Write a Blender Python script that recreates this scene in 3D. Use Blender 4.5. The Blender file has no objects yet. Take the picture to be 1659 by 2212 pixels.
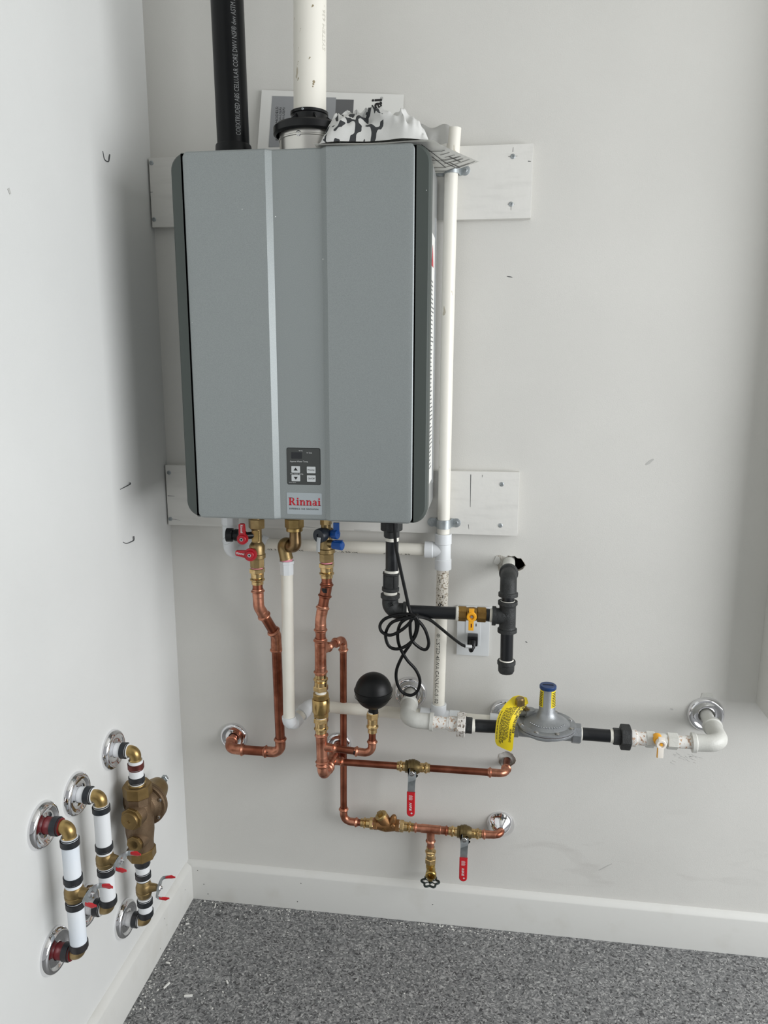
import bpy, bmesh, math, random
from mathutils import Vector, Matrix, noise
random.seed(7)
PI = math.pi
scn = bpy.context.scene
COL = scn.collection

# ------------------------------------------------------------------ camera
cam_data = bpy.data.cameras.new('camera'); cam = bpy.data.objects.new('camera', cam_data); COL.objects.link(cam)
cam_data.sensor_fit = 'VERTICAL'; cam_data.sensor_height = 24.0; cam_data.sensor_width = 18.0
cam_data.lens = 1637.3/2212*24.0; cam_data.clip_start = 0.01
YAW, PITCH, ROLL = 0.1407, -0.1922, 0.0014
fw = Vector((-math.sin(YAW)*math.cos(PITCH), math.cos(YAW)*math.cos(PITCH), math.sin(PITCH)))
rt = Vector((math.cos(YAW), math.sin(YAW), 0)); up = rt.cross(fw)
r2 = rt*math.cos(ROLL)+up*math.sin(ROLL); u2 = up*math.cos(ROLL)-rt*math.sin(ROLL)
m = Matrix.Identity(4)
for i in range(3):
    m[i][0] = r2[i]; m[i][1] = u2[i]; m[i][2] = -fw[i]
m[0][3], m[1][3], m[2][3] = 0.7404, -1.6522, 1.3489
cam.matrix_world = m
scn.camera = cam

# ------------------------------------------------------------------ world, daylight, exposure
w = bpy.data.worlds.new('world'); scn.world = w; w.use_nodes = True
bg = w.node_tree.nodes['Background']; bg.inputs[0].default_value = (0.97, 0.985, 1.0, 1); bg.inputs[1].default_value = 0.36

def area(name, loc, target, sx, sy, power, color):
    d = bpy.data.lights.new(name, 'AREA'); d.shape = 'RECTANGLE'; d.size = sx; d.size_y = sy; d.energy = power; d.color = color
    o = bpy.data.objects.new(name, d); COL.objects.link(o); o.location = loc
    o.rotation_euler = (Vector(target)-Vector(loc)).to_track_quat('-Z', 'Y').to_euler()
    return o
area('doorway_daylight', (2.9, -1.35, 1.35), (0.0, -1.0, 1.2), 2.2, 1.6, 76, (0.965, 0.98, 1.0))
scn.view_settings.view_transform = 'Standard'; scn.view_settings.look = 'None'
scn.view_settings.gamma = 1.0; scn.view_settings.use_curve_mapping = False
scn.view_settings.exposure = 0.0

# ------------------------------------------------------------------ materials
def lin(c):
    return tuple(((x/255.0)/12.92 if x/255.0 <= 0.04045 else ((x/255.0+0.055)/1.055)**2.4) for x in c)+(1.0,)
MATS = {}
def mat(name, c, rough=0.5, metal=0.0, c2=None, nscale=20, lo=0.4, hi=0.6, bump=0.0, bscale=200, coat=0.0, spec=None, stretch=None, rvar=0.0, alpha=None):
    mt = bpy.data.materials.new(name); mt.use_nodes = True; nt = mt.node_tree; b = nt.nodes['Principled BSDF']
    b.inputs['Base Color'].default_value = lin(c); b.inputs['Roughness'].default_value = rough; b.inputs['Metallic'].default_value = metal
    if coat: b.inputs['Coat Weight'].default_value = coat; b.inputs['Coat Roughness'].default_value = 0.1
    if spec is not None: b.inputs['Specular IOR Level'].default_value = spec
    tc = nt.nodes.new('ShaderNodeTexCoord'); src = tc.outputs['Object']
    if stretch:
        mp = nt.nodes.new('ShaderNodeMapping'); mp.inputs['Scale'].default_value = stretch; nt.links.new(src, mp.inputs[0]); src = mp.outputs[0]
    if c2 is not None:
        n = nt.nodes.new('ShaderNodeTexNoise'); n.inputs['Scale'].default_value = nscale; n.inputs['Detail'].default_value = 5
        nt.links.new(src, n.inputs['Vector'])
        r = nt.nodes.new('ShaderNodeValToRGB'); r.color_ramp.elements[0].position = lo; r.color_ramp.elements[1].position = hi
        r.color_ramp.elements[0].color = lin(c); r.color_ramp.elements[1].color = lin(c2)
        nt.links.new(n.outputs['Fac'], r.inputs[0]); nt.links.new(r.outputs[0], b.inputs['Base Color'])
        if rvar:
            mr = nt.nodes.new('ShaderNodeMapRange'); mr.inputs['To Min'].default_value = rough; mr.inputs['To Max'].default_value = rough+rvar
            nt.links.new(n.outputs['Fac'], mr.inputs[0]); nt.links.new(mr.outputs[0], b.inputs['Roughness'])
    if bump:
        n2 = nt.nodes.new('ShaderNodeTexNoise'); n2.inputs['Scale'].default_value = bscale; n2.inputs['Detail'].default_value = 3
        nt.links.new(tc.outputs['Object'], n2.inputs['Vector'])
        bp = nt.nodes.new('ShaderNodeBump'); bp.inputs['Strength'].default_value = bump; bp.inputs['Distance'].default_value = 0.002
        nt.links.new(n2.outputs['Fac'], bp.inputs['Height']); nt.links.new(bp.outputs[0], b.inputs['Normal'])
    if alpha is not None:
        b.inputs['Transmission Weight'].default_value = alpha
    MATS[name] = mt
    return mt

def speckle(name, base, spot, scale, thr, rough=0.5, spot2=None, stretch=None):
    """painted surface with small worn-through spots"""
    mt = bpy.data.materials.new(name); mt.use_nodes = True; nt = mt.node_tree; b = nt.nodes['Principled BSDF']
    b.inputs['Roughness'].default_value = rough
    tc = nt.nodes.new('ShaderNodeTexCoord'); src = tc.outputs['Object']
    if stretch:
        mp = nt.nodes.new('ShaderNodeMapping'); mp.inputs['Scale'].default_value = stretch; nt.links.new(src, mp.inputs[0]); src = mp.outputs[0]
    v = nt.nodes.new('ShaderNodeTexNoise'); v.inputs['Scale'].default_value = scale; v.inputs['Detail'].default_value = 2
    nt.links.new(src, v.inputs['Vector'])
    r = nt.nodes.new('ShaderNodeValToRGB'); e = r.color_ramp.elements
    e[0].position = thr; e[0].color = lin(base); e[1].position = thr+0.03; e[1].color = lin(spot)
    if spot2:
        x = e.new(thr+0.10); x.color = lin(spot); y = e.new(thr+0.13); y.color = lin(spot2)
    nt.links.new(v.outputs['Fac'], r.inputs[0]); nt.links.new(r.outputs[0], b.inputs['Base Color'])
    MATS[name] = mt
    return mt

WALLB = mat('wall_paint', (213, 212, 207), 0.62, 0, (206, 205, 200), 3.0, 0.35, 0.75, 0.12, 420)
def add_smears(mt):
    # hand smears and scuffs rubbed into the lower right of the wall paint
    nt = mt.node_tree; b = nt.nodes['Principled BSDF']; old = b.inputs['Base Color'].links[0].from_socket
    tc = nt.nodes.new('ShaderNodeTexCoord'); mp = nt.nodes.new('ShaderNodeMapping'); mp.inputs['Rotation'].default_value = (0, 0.55, 0); mp.inputs['Scale'].default_value = (7, 1, 26)
    nt.links.new(tc.outputs['Object'], mp.inputs[0]); n = nt.nodes.new('ShaderNodeTexNoise'); n.inputs['Scale'].default_value = 1.0; n.inputs['Detail'].default_value = 6; n.inputs['Distortion'].default_value = 0.8
    nt.links.new(mp.outputs[0], n.inputs['Vector']); r = nt.nodes.new('ShaderNodeValToRGB'); r.color_ramp.elements[0].position = 0.57; r.color_ramp.elements[1].position = 0.72; nt.links.new(n.outputs['Fac'], r.inputs[0])
    d = nt.nodes.new('ShaderNodeVectorMath'); d.operation = 'DISTANCE'; sc_ = nt.nodes.new('ShaderNodeMapping'); sc_.inputs['Scale'].default_value = (1, 1, 2.6); sc_.inputs['Location'].default_value = (0, 0, 0)
    nt.links.new(tc.outputs['Object'], sc_.inputs[0]); nt.links.new(sc_.outputs[0], d.inputs[0]); d.inputs[1].default_value = (1.08, 0, 0.22*2.6)
    f = nt.nodes.new('ShaderNodeMapRange'); f.inputs['From Min'].default_value = 0.42; f.inputs['From Max'].default_value = 0.15; nt.links.new(d.outputs['Value'], f.inputs[0])
    m1 = nt.nodes.new('ShaderNodeMath'); m1.operation = 'MULTIPLY'; nt.links.new(f.outputs[0], m1.inputs[0]); nt.links.new(r.outputs[0], m1.inputs[1])
    m2 = nt.nodes.new('ShaderNodeMath'); m2.operation = 'MULTIPLY'; m2.inputs[1].default_value = 0.4; nt.links.new(m1.outputs[0], m2.inputs[0])
    mx = nt.nodes.new('ShaderNodeMix'); mx.data_type = 'RGBA'; nt.links.new(m2.outputs[0], mx.inputs['Factor']); nt.links.new(old, mx.inputs['A']); mx.inputs['B'].default_value = lin((184, 181, 176)); nt.links.new(mx.outputs['Result'], b.inputs['Base Color'])
add_smears(WALLB)
WALLL = mat('left_wall_paint', (217, 218, 216), 0.6, 0, (209, 210, 208), 2.2, 0.35, 0.75, 0.10, 420)
TRIM = mat('trim_paint', (212, 212, 208), 0.45, 0, (204, 203, 197), 14, 0.55, 0.8, 0.08, 90)
BOARD = mat('board_paint', (216, 215, 210), 0.5, 0, (203, 202, 197), 9, 0.5, 0.85, 0.25, 60, stretch=(1, 6, 6))
COPPER = mat('copper', (208, 146, 120), 0.24, 1.0, (146, 88, 66), 38, 0.42, 0.68, rvar=0.2)
COPPERD = mat('copper_pipe_dark', (164, 102, 80), 0.22, 1.0, (124, 70, 52), 30, 0.35, 0.65, rvar=0.2)
BRASS = mat('bright_brass', (222, 192, 140), 0.2, 1.0, (178, 148, 96), 60, 0.4, 0.7)
BRASSD = mat('cast_brass', (168, 146, 104), 0.4, 0.9, (138, 116, 78), 40, 0.35, 0.7, 0.15, 500)
BRASSU = mat('union_brass', (182, 156, 104), 0.34, 0.95, (150, 126, 80), 40, 0.4, 0.7)
BRONZE = mat('cast_bronze', (128, 108, 86), 0.5, 0.75, (108, 88, 66), 35, 0.35, 0.7, 0.3, 700)
BRONZEY = mat('bronze_cap', (142, 118, 76), 0.42, 0.8, (122, 100, 62), 45, 0.35, 0.7, 0.15, 600)
CHROME = mat('chrome', (232, 232, 234), 0.06, 1.0)
CHROMED = mat('dull_chrome', (196, 196, 196), 0.2, 1.0, (150, 148, 144), 25, 0.45, 0.7)
ZINC = mat('zinc_plate', (182, 188, 190), 0.42, 0.75, (150, 156, 158), 60, 0.4, 0.7)
STEEL = mat('stainless_steel', (214, 212, 206), 0.28, 0.85)
IRON = mat('black_iron', (43, 44, 44), 0.55, 0.3, (58, 60, 60), 60, 0.4, 0.7, 0.4, 450)
IRONP = mat('black_steel_pipe', (24, 26, 29), 0.34, 0.2, (54, 56, 58), 22, 0.55, 0.75, stretch=(1, 1, 1))
PVC = mat('cream_pvc', (232, 229, 218), 0.32, 0, (226, 222, 210), 14, 0.4, 0.7)
PVCS = speckle('scuffed_pvc', (231, 228, 218), (190, 182, 164), 70, 0.69, 0.35, (140, 128, 108), (1, 1, 0.45))
PVCM = speckle('mottled_pvc', (226, 221, 210), (176, 165, 146), 260, 0.53, 0.4, (120, 108, 92))
PVCW = mat('white_pvc', (224, 227, 229), 0.3)
PAINTP = mat('painted_pipe', (205, 205, 199), 0.4, 0, (190, 190, 184), 22, 0.45, 0.75, 0.2, 300)
RUSTP = speckle('rust_spotted_white', (226, 224, 219), (190, 158, 132), 200, 0.57, 0.45, (150, 122, 102))
PEX = mat('white_plastic_pipe', (229, 232, 234), 0.35)
PEXG = mat('grey_white_pipe', (205, 206, 206), 0.4, 0, (170, 170, 170), 60, 0.5, 0.75)
MAROON = mat('maroon_pipe', (110, 22, 28), 0.4)
RING = mat('crimp_ring', (52, 56, 60), 0.42, 0.6, (70, 66, 66), 30, 0.4, 0.7)
RINGB = mat('crimp_ring_copper', (124, 66, 60), 0.4, 0.7, (92, 50, 46), 60, 0.4, 0.6)
RED = mat('red_vinyl', (196, 22, 34), 0.4, coat=0.3)
REDM = mat('red_plastic', (176, 18, 36), 0.38)
BLUE = mat('blue_plastic', (16, 76, 150), 0.35)
NAVY = mat('navy_cap', (24, 56, 104), 0.35)
BLACK = mat('black_plastic', (15, 16, 18), 0.34, spec=0.35)
BLACKR = mat('black_rubber', (8, 9, 10), 0.42, spec=0.28)
ABS = mat('abs_plastic', (6, 8, 10), 0.3, spec=0.22)
YEL = mat('yellow_enamel', (236, 168, 34), 0.4)
TAGY = mat('yellow_tag', (240, 214, 30), 0.4)
INK = mat('black_ink', (24, 24, 26), 0.6)
INKG = mat('grey_ink', (110, 112, 112), 0.6)
INKW = mat('white_ink', (212, 214, 214), 0.6)
INKR = mat('red_ink', (186, 20, 40), 0.45)
PENCIL = mat('pencil', (70, 72, 74), 0.7)
PINK = mat('pink_tape', (232, 150, 168), 0.55)
WTAPE = mat('white_tape', (232, 230, 220), 0.6)
SILVER = mat('silver_enamel', (140, 146, 146), 0.42, 0.3, (151, 157, 157), 900, 0.35, 0.65, 0.06, 1500)
DGREY = mat('dark_grey_trim', (74, 80, 77), 0.5, 0.0, spec=0.3)
GALV = mat('galvanised_sheet', (200, 203, 204), 0.3, 0.8)
LABELP = mat('label_plate', (168, 176, 180), 0.4, 0.2)
PANELG = mat('keypad_grey', (60, 63, 62), 0.45)
LCD = mat('dark_display', (18, 22, 28), 0.2)
BUTTON = mat('button_grey', (196, 200, 201), 0.45)
PAPER = mat('paper', (226, 226, 222), 0.7)
PAPERG = mat('printed_grey', (150, 152, 154), 0.7)
PAPERD = mat('printed_dark_grey', (98, 99, 100), 0.7)
ALU = mat('cast_aluminium', (158, 161, 163), 0.42, 0.6, (132, 135, 138), 18, 0.4, 0.7, 0.2, 500)
PLATE = mat('outlet_plastic', (212, 215, 216), 0.35)
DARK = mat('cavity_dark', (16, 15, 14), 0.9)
PUTTY = mat('grey_putty', (178, 177, 173), 0.8, 0, (204, 203, 198), 60, 0.4, 0.6, 0.6, 200)
GYPSUM = mat('torn_gypsum', (196, 193, 186), 0.9, 0, (160, 154, 142), 90, 0.4, 0.6, 0.8, 300)
CHIP = mat('white_chip', (228, 227, 222), 0.7)
HANDW = mat('green_black_enamel', (40, 50, 48), 0.4, 0.3)
CLEAR = mat('clear_strap', (222, 226, 228), 0.2, alpha=0.5)
MARK = mat('grey_smudge', (186, 186, 182), 0.7)

def make_floor_mat():
    mt = bpy.data.materials.new('speckled_floor'); mt.use_nodes = True; nt = mt.node_tree; b = nt.nodes['Principled BSDF']
    b.inputs['Roughness'].default_value = 0.5
    tc = nt.nodes.new('ShaderNodeTexCoord')
    nz = nt.nodes.new('ShaderNodeTexNoise'); nz.inputs['Scale'].default_value = 60; nz.inputs['Detail'].default_value = 2
    nt.links.new(tc.outputs['Object'], nz.inputs['Vector'])
    mx = nt.nodes.new('ShaderNodeVectorMath'); mx.operation = 'MULTIPLY_ADD'; mx.inputs[1].default_value = (0.02, 0.02, 0.02)
    nt.links.new(nz.outputs['Color'], mx.inputs[0]); nt.links.new(tc.outputs['Object'], mx.inputs[2])
    v = nt.nodes.new('ShaderNodeTexVoronoi'); v.inputs['Scale'].default_value = 300; nt.links.new(mx.outputs[0], v.inputs['Vector'])
    sp = nt.nodes.new('ShaderNodeSeparateColor'); nt.links.new(v.outputs['Color'], sp.inputs[0])
    r = nt.nodes.new('ShaderNodeValToRGB'); r.color_ramp.interpolation = 'CONSTANT'; e = r.color_ramp.elements
    e[0].position = 0; e[0].color = lin((62, 62, 63)); e[1].position = 0.12; e[1].color = lin((96, 97, 98))
    for p, c in ((0.34, (114, 115, 115)), (0.62, (130, 130, 130)), (0.80, (150, 150, 149)), (0.95, (172, 172, 170))):
        x = e.new(p); x.color = lin(c)
    nt.links.new(sp.outputs[0], r.inputs[0]); nt.links.new(r.outputs[0], b.inputs['Base Color'])
    bp = nt.nodes.new('ShaderNodeBump'); bp.inputs['Strength'].default_value = 0.25; bp.inputs['Distance'].default_value = 0.001
    nt.links.new(sp.outputs[1], bp.inputs['Height']); nt.links.new(bp.outputs[0], b.inputs['Normal'])
    return mt
FLOORM = make_floor_mat()

def make_rag_mat():
    mt = bpy.data.materials.new('printed_rag'); mt.use_nodes = True; nt = mt.node_tree; b = nt.nodes['Principled BSDF']
    b.inputs['Roughness'].default_value = 0.9
    tc = nt.nodes.new('ShaderNodeTexCoord')
    n = nt.nodes.new('ShaderNodeTexNoise'); n.inputs['Scale'].default_value = 500
    nt.links.new(tc.outputs['UV'], n.inputs['Vector'])
    r0 = nt.nodes.new('ShaderNodeValToRGB'); r0.color_ramp.elements[0].color = lin((196, 197, 195)); r0.color_ramp.elements[1].color = lin((222, 222, 219))
    nt.links.new(n.outputs['Fac'], r0.inputs[0])
    mp = nt.nodes.new('ShaderNodeMapping'); mp.inputs['Rotation'].default_value = (0, 0, 0.7); mp.inputs['Scale'].default_value = (1.0, 2.2, 1); nt.links.new(tc.outputs['UV'], mp.inputs[0])
    v = nt.nodes.new('ShaderNodeTexNoise'); v.inputs['Scale'].default_value = 15; v.inputs['Detail'].default_value = 0.3; nt.links.new(mp.outputs[0], v.inputs['Vector'])
    lt = nt.nodes.new('ShaderNodeMath'); lt.operation = 'GREATER_THAN'; lt.inputs[1].default_value = 0.565; nt.links.new(v.outputs['Fac'], lt.inputs[0])
    sp = nt.nodes.new('ShaderNodeSeparateXYZ'); nt.links.new(tc.outputs['UV'], sp.inputs[0])
    lx = nt.nodes.new('ShaderNodeMath'); lx.operation = 'LESS_THAN'; lx.inputs[1].default_value = 0.58; nt.links.new(sp.outputs[0], lx.inputs[0])
    ly = nt.nodes.new('ShaderNodeMath'); ly.operation = 'LESS_THAN'; ly.inputs[1].default_value = 0.13; nt.links.new(sp.outputs[1], ly.inputs[0])
    m0 = nt.nodes.new('ShaderNodeMath'); m0.operation = 'MULTIPLY'; nt.links.new(lt.outputs[0], m0.inputs[0]); nt.links.new(ly.outputs[0], m0.inputs[1])
    mu = nt.nodes.new('ShaderNodeMath'); mu.operation = 'MULTIPLY'; nt.links.new(m0.outputs[0], mu.inputs[0]); nt.links.new(lx.outputs[0], mu.inputs[1])
    mix = nt.nodes.new('ShaderNodeMix'); mix.data_type = 'RGBA'; nt.links.new(mu.outputs[0], mix.inputs['Factor'])
    nt.links.new(r0.outputs[0], mix.inputs['A']); mix.inputs['B'].default_value = lin((58, 60, 62))
    nt.links.new(mix.outputs['Result'], b.inputs['Base Color'])
    return mt
RAG = make_rag_mat()

# ------------------------------------------------------------------ geometry helpers
V = Vector
def basis(d):
    d = V(d).normalized(); a = V((0, 0, 1)) if abs(d.z) < 0.9 else V((1, 0, 0))
    x = a.cross(d).normalized(); y = d.cross(x); return x, y, d

class MB:
    def __init__(s): s.bm = bmesh.new()
    def loft(s, rings, cap=True, closed=False):
        vs = [[s.bm.verts.new(p) for p in ring] for ring in rings]; n = len(vs[0])
        for i in range(len(vs)-1 if not closed else len(vs)):
            a, b = vs[i], vs[(i+1) % len(vs)]
            for j in range(n):
                s.bm.faces.new((a[j], a[(j+1) % n], b[(j+1) % n], b[j]))
        if cap and not closed:
            s.bm.faces.new(list(reversed(vs[0]))); s.bm.faces.new(vs[-1])
        return s
    def rev(s, A, d, prof, n=28, cap=True, phase=0.0, scale=(1, 1)):
        """surface of revolution about axis A + t*d ; prof = [(t, r)...]"""
        x, y, d = basis(d); A = V(A); rings = []
        for t, r in prof:
            r = max(r, 1e-5)
            rings.append([A+d*t+x*(r*scale[0]*math.cos(2*PI*k/n+phase))+y*(r*scale[1]*math.sin(2*PI*k/n+phase)) for k in range(n)])
        return s.loft(rings, cap)
    def hexa(s, A, d, t0, t1, r, n=6, ch=0.0012, phase=0.0):
        return s.rev(A, d, [(t0, r-ch), (t0+ch, r), (t1-ch, r), (t1, r-ch)], n, True, phase)
    def sweep(s, pts, rf, n=24, cap=True, flat=1.0, flatdir=None):
        pts = [V(p) for p in pts]; L = [0]
        for i in range(1, len(pts)): L.append(L[-1]+(pts[i]-pts[i-1]).length)
        T = [(pts[min(i+1, len(pts)-1)]-pts[max(i-1, 0)]).normalized() for i in range(len(pts))]
        x, y, d = basis(T[0]); rings = []
        if flatdir is not None:
            x = (V(flatdir)-T[0]*V(flatdir).dot(T[0])).normalized()
        for i, p in enumerate(pts):
            x = (x-T[i]*x.dot(T[i])).normalized(); y = T[i].cross(x)
            r = rf(L[i], L[-1]) if callable(rf) else rf
            rings.append([p+x*(r*math.cos(2*PI*k/n)*flat)+y*(r*math.sin(2*PI*k/n)) for k in range(n)])
        return s.loft(rings, cap)
    def box(s, c, size, M=None, bev=0.0):
        c = V(c); hx, hy, hz = size[0]/2, size[1]/2, size[2]/2
        M = M or Matrix.Identity(3)
        vs = [s.bm.verts.new(c+M@V((a*hx, b*hy, e*hz))) for a in (-1, 1) for b in (-1, 1) for e in (-1, 1)]
        fs = []
        for q in ((0, 1, 3, 2), (4, 6, 7, 5), (0, 4, 5, 1), (2, 3, 7, 6), (0, 2, 6, 4), (1, 5, 7, 3)):
            fs.append(s.bm.faces.new([vs[i] for i in q]))
        if bev:
            es = list({e for f in fs for e in f.edges})
            bmesh.ops.bevel(s.bm, geom=es, offset=bev, segments=2, affect='EDGES', profile=0.7)
        return s
    def bb(s, a, b, bev=0.0):
        a = V(a); b = V(b); return s.box((a+b)/2, (abs(b.x-a.x), abs(b.y-a.y), abs(b.z-a.z)), None, bev)
    def prism(s, pts, off):
        """closed outline (3D points) extruded by vector off"""
        off = V(off); a = [s.bm.verts.new(V(p)) for p in pts]; b = [s.bm.verts.new(V(p)+off) for p in pts]; n = len(pts)
        s.bm.faces.new(a); s.bm.faces.new(list(reversed(b)))
        for i in range(n): s.bm.faces.new((a[i], b[i], b[(i+1) % n], a[(i+1) % n]))
        return s
    def grid(s, fn, nu, nv, closed_u=False):
        vs = [[s.bm.verts.new(fn(i/nu, j/nv)) for j in range(nv+1)] for i in range(nu+1)]
        for i in range(nu):
            for j in range(nv):
                s.bm.faces.new((vs[i][j], vs[i+1][j], vs[i+1][j+1], vs[i][j+1]))
        return s

def rpath(pts, r, step=0.0012, seg=10):
    """polyline with corners rounded by radius r, resampled finely"""
    pts = [V(p) for p in pts]; out = [pts[0]]
    for i in range(1, len(pts)-1):
        a, b, c = pts[i-1], pts[i], pts[i+1]
        u = (a-b).normalized(); v = (c-b).normalized(); ang = math.acos(max(-1, min(1, u.dot(v))))
        if ang > PI-0.02: out.append(b); continue
        t = r/math.tan(ang/2); t = min(t, (a-b).length*0.49 if i > 1 else (a-b).length*0.98, (c-b).length*0.49 if i < len(pts)-2 else (c-b).length*0.98)
        rr = t*math.tan(ang/2); ctr = b+(u+v).normalized()*(rr/math.sin(ang/2)); p0 = b+u*t; p1 = b+v*t
        e0 = p0-ctr; e1 = p1-ctr; tot = e0.angle(e1); ax = e0.cross(e1).normalized(); k = max(4, int(seg*tot/1.57)+3)
        for j in range(k+1): out.append(ctr+Matrix.Rotation(tot*j/k, 3, ax)@e0)
    out.append(pts[-1])
    if step:
        res = [out[0]]
        for i in range(1, len(out)):
            a, b = res[-1], out[i]; L = (b-a).length
            if L < 1e-6: continue
            k = max(1, int(L/step))
            for j in range(1, k+1): res.append(a+(b-a)*j/k)
        return res
    return out

def catmull(pts, k=10):
    pts = [V(p) for p in pts]; P = [pts[0]*2-pts[1]]+pts+[pts[-1]*2-pts[-2]]; out = []
    for i in range(1, len(P)-2):
        for j in range(k):
            t = j/k; a, b, c, d = P[i-1], P[i], P[i+1], P[i+2]
            out.append(0.5*((2*b)+(c-a)*t+(2*a-5*b+4*c-d)*t*t+(3*b-a-3*c+d)*t**3))
    out.append(P[-2]); return out

def rf_press(rp):
    def f(t, L):
        e = min(t, L-t)
        if e < 0.0022: return rp+0.0011
        if e < 0.0085: return rp+0.0011+0.0028*math.sin(PI*(e-0.0022)/0.0063)
        return rp+0.0012 if e < 0.019 else rp+0.0009
    return f
def rf_iron(rp):
    def f(t, L):
        e = min(t, L-t)
        return rp+0.0068 if e < 0.0085 else (rp+0.0045 if e < 0.0098 else rp+0.0038)
    return f
def rf_sock(rp, k=0.0035, band=0.018):
    def f(t, L):
        e = min(t, L-t)
        return rp+k if e < band else rp+k-0.0016
    return f

ROOT = {}
def thing(name, label, cat, loc, group=None):
    o = bpy.data.objects.new(name, None); o.empty_display_size = 0.05; COL.objects.link(o); o.location = loc
    o['label'] = label; o['category'] = cat
    if group: o['group'] = group
    ROOT[o] = V(loc); return o
def finish(bm, sharp=0.6, recalc=True):
    if recalc: bmesh.ops.recalc_face_normals(bm, faces=bm.faces[:])
    for f in bm.faces: f.smooth = True
    for e in bm.edges:
        if len(e.link_faces) == 2 and e.calc_face_angle(0) > sharp: e.smooth = False
def obj(name, mb, m, parent=None, label=None, sharp=0.6, loc=None, recalc=True):
    bm = mb.bm if isinstance(mb, MB) else mb
    finish(bm, sharp, recalc)
    me = bpy.data.meshes.new(name); 
    if parent is not None: base = ROOT[parent]
    elif loc is not None: base = V(loc)
    else:
        base = sum((v.co for v in bm.verts), V((0, 0, 0)))/max(1, len(bm.verts))
    bmesh.ops.translate(bm, verts=bm.verts[:], vec=-base)
    bm.to_mesh(me); bm.free()
    me.materials.append(m)
    o = bpy.data.objects.new(name, me); COL.objects.link(o)
    ROOT[o] = base
    if parent is not None: o.parent = parent
    else: o.location = base
    if label: o['label'] = label
    return o
def tag(o, label, cat, group=None):
    o['label'] = label; o['category'] = cat
    if group: o['group'] = group
    return o
def struct(name, mb, m, parent=None, loc=(0, 0, 0)):
    o = obj(name, mb, m, parent, loc=None if parent is not None else loc)
    if parent is None: o['kind'] = 'structure'
    return o

# lettering: flat glyph meshes laid on a surface through a mapping (a along the line, b up the letters)
_tc = {}
def glyphs(s, size, align='LEFT', bold=0.0):
    key = (s, size, align, bold)
    if key in _tc: return _tc[key]
    cu = bpy.data.curves.new('t', 'FONT'); cu.body = s; cu.size = size; cu.align_x = align; cu.resolution_u = 2; cu.offset = bold
    o = bpy.data.objects.new('t', cu); COL.objects.link(o)
    dg = bpy.context.evaluated_depsgraph_get(); me = bpy.data.meshes.new_from_object(o.evaluated_get(dg))
    vs = [v.co.copy() for v in me.vertices]; fs = [list(p.vertices) for p in me.polygons]
    bpy.data.meshes.remove(me); bpy.data.objects.remove(o); bpy.data.curves.remove(cu)
    _tc[key] = (vs, fs); return vs, fs
def write(mb, s, size, fn, align='LEFT', sx=1.0, bold=0.0):
    vs, fs = glyphs(s, size, align, bold)
    nv = [mb.bm.verts.new(fn(v.x*sx, v.y)) for v in vs]
    for f in fs:
        try: mb.bm.faces.new([nv[i] for i in f])
        except ValueError: pass
def flat(O, A, U, lift=0.0003):
    O = V(O); A = V(A).normalized(); U = V(U).normalized(); N = A.cross(U)
    return lambda a, b: O+A*a+U*b+N*lift
def wrap(O, A, N, R, lift=0.0003):
    O = V(O); A = V(A).normalized(); N = V(N); N = (N-A*N.dot(A)).normalized(); U = N.cross(A)
    return lambda a, b: O+A*a+(N*math.cos(b/R)+U*math.sin(b/R))*(R+lift)

def lerp(a, b, t): return V(a)+(V(b)-V(a))*t
def pipe(name, A, B, r, m, parent, label=None, n=24):
    A, B = V(A), V(B); mb = MB(); mb.rev(A, B-A, [(0, r), ((B-A).length, r)], n); return obj(name, mb, m, parent, label)
def coupling(A, B, rp, m, parent, name='coupling'):
    A, B = V(A), V(B); mb = MB(); mb.sweep(rpath([A, B], 0.01), rf_press(rp)); return obj(name, mb, m, parent)
def elbow(pts, rp, bend, m, parent, rf=rf_press, name='elbow'):
    mb = MB(); mb.sweep(rpath(pts, bend), rf(rp)); return obj(name, mb, m, parent)
def legs(a, b, c, l1, l2):
    a, b, c = V(a), V(b), V(c); return [b+(a-b).normalized()*l1, b, b+(c-b).normalized()*l2]
def adapter(A, B, rp, parent, m=None, name='press_adapter', hexr=0.0058):
    """brass threaded-by-press adapter: hexagon near A, barrel, bead, plain end at B"""
    A, B = V(A), V(B); L = (B-A).length; d = B-A; mb = MB()
    mb.hexa(A, d, 0, 0.3*L, rp+hexr)
    mb.rev(A, d, [(0.28*L, rp+0.0032), (0.55*L, rp+0.003), (0.58*L, rp+0.0018), (0.62*L, rp+0.0030), (0.66*L, rp+0.0048), (0.73*L, rp+0.0048), (0.78*L, rp+0.0030), (0.8*L, rp+0.0018), (0.99*L, rp+0.0018), (L, rp+0.0010)])
    return obj(name, mb, m or BRASS, parent)
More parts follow.
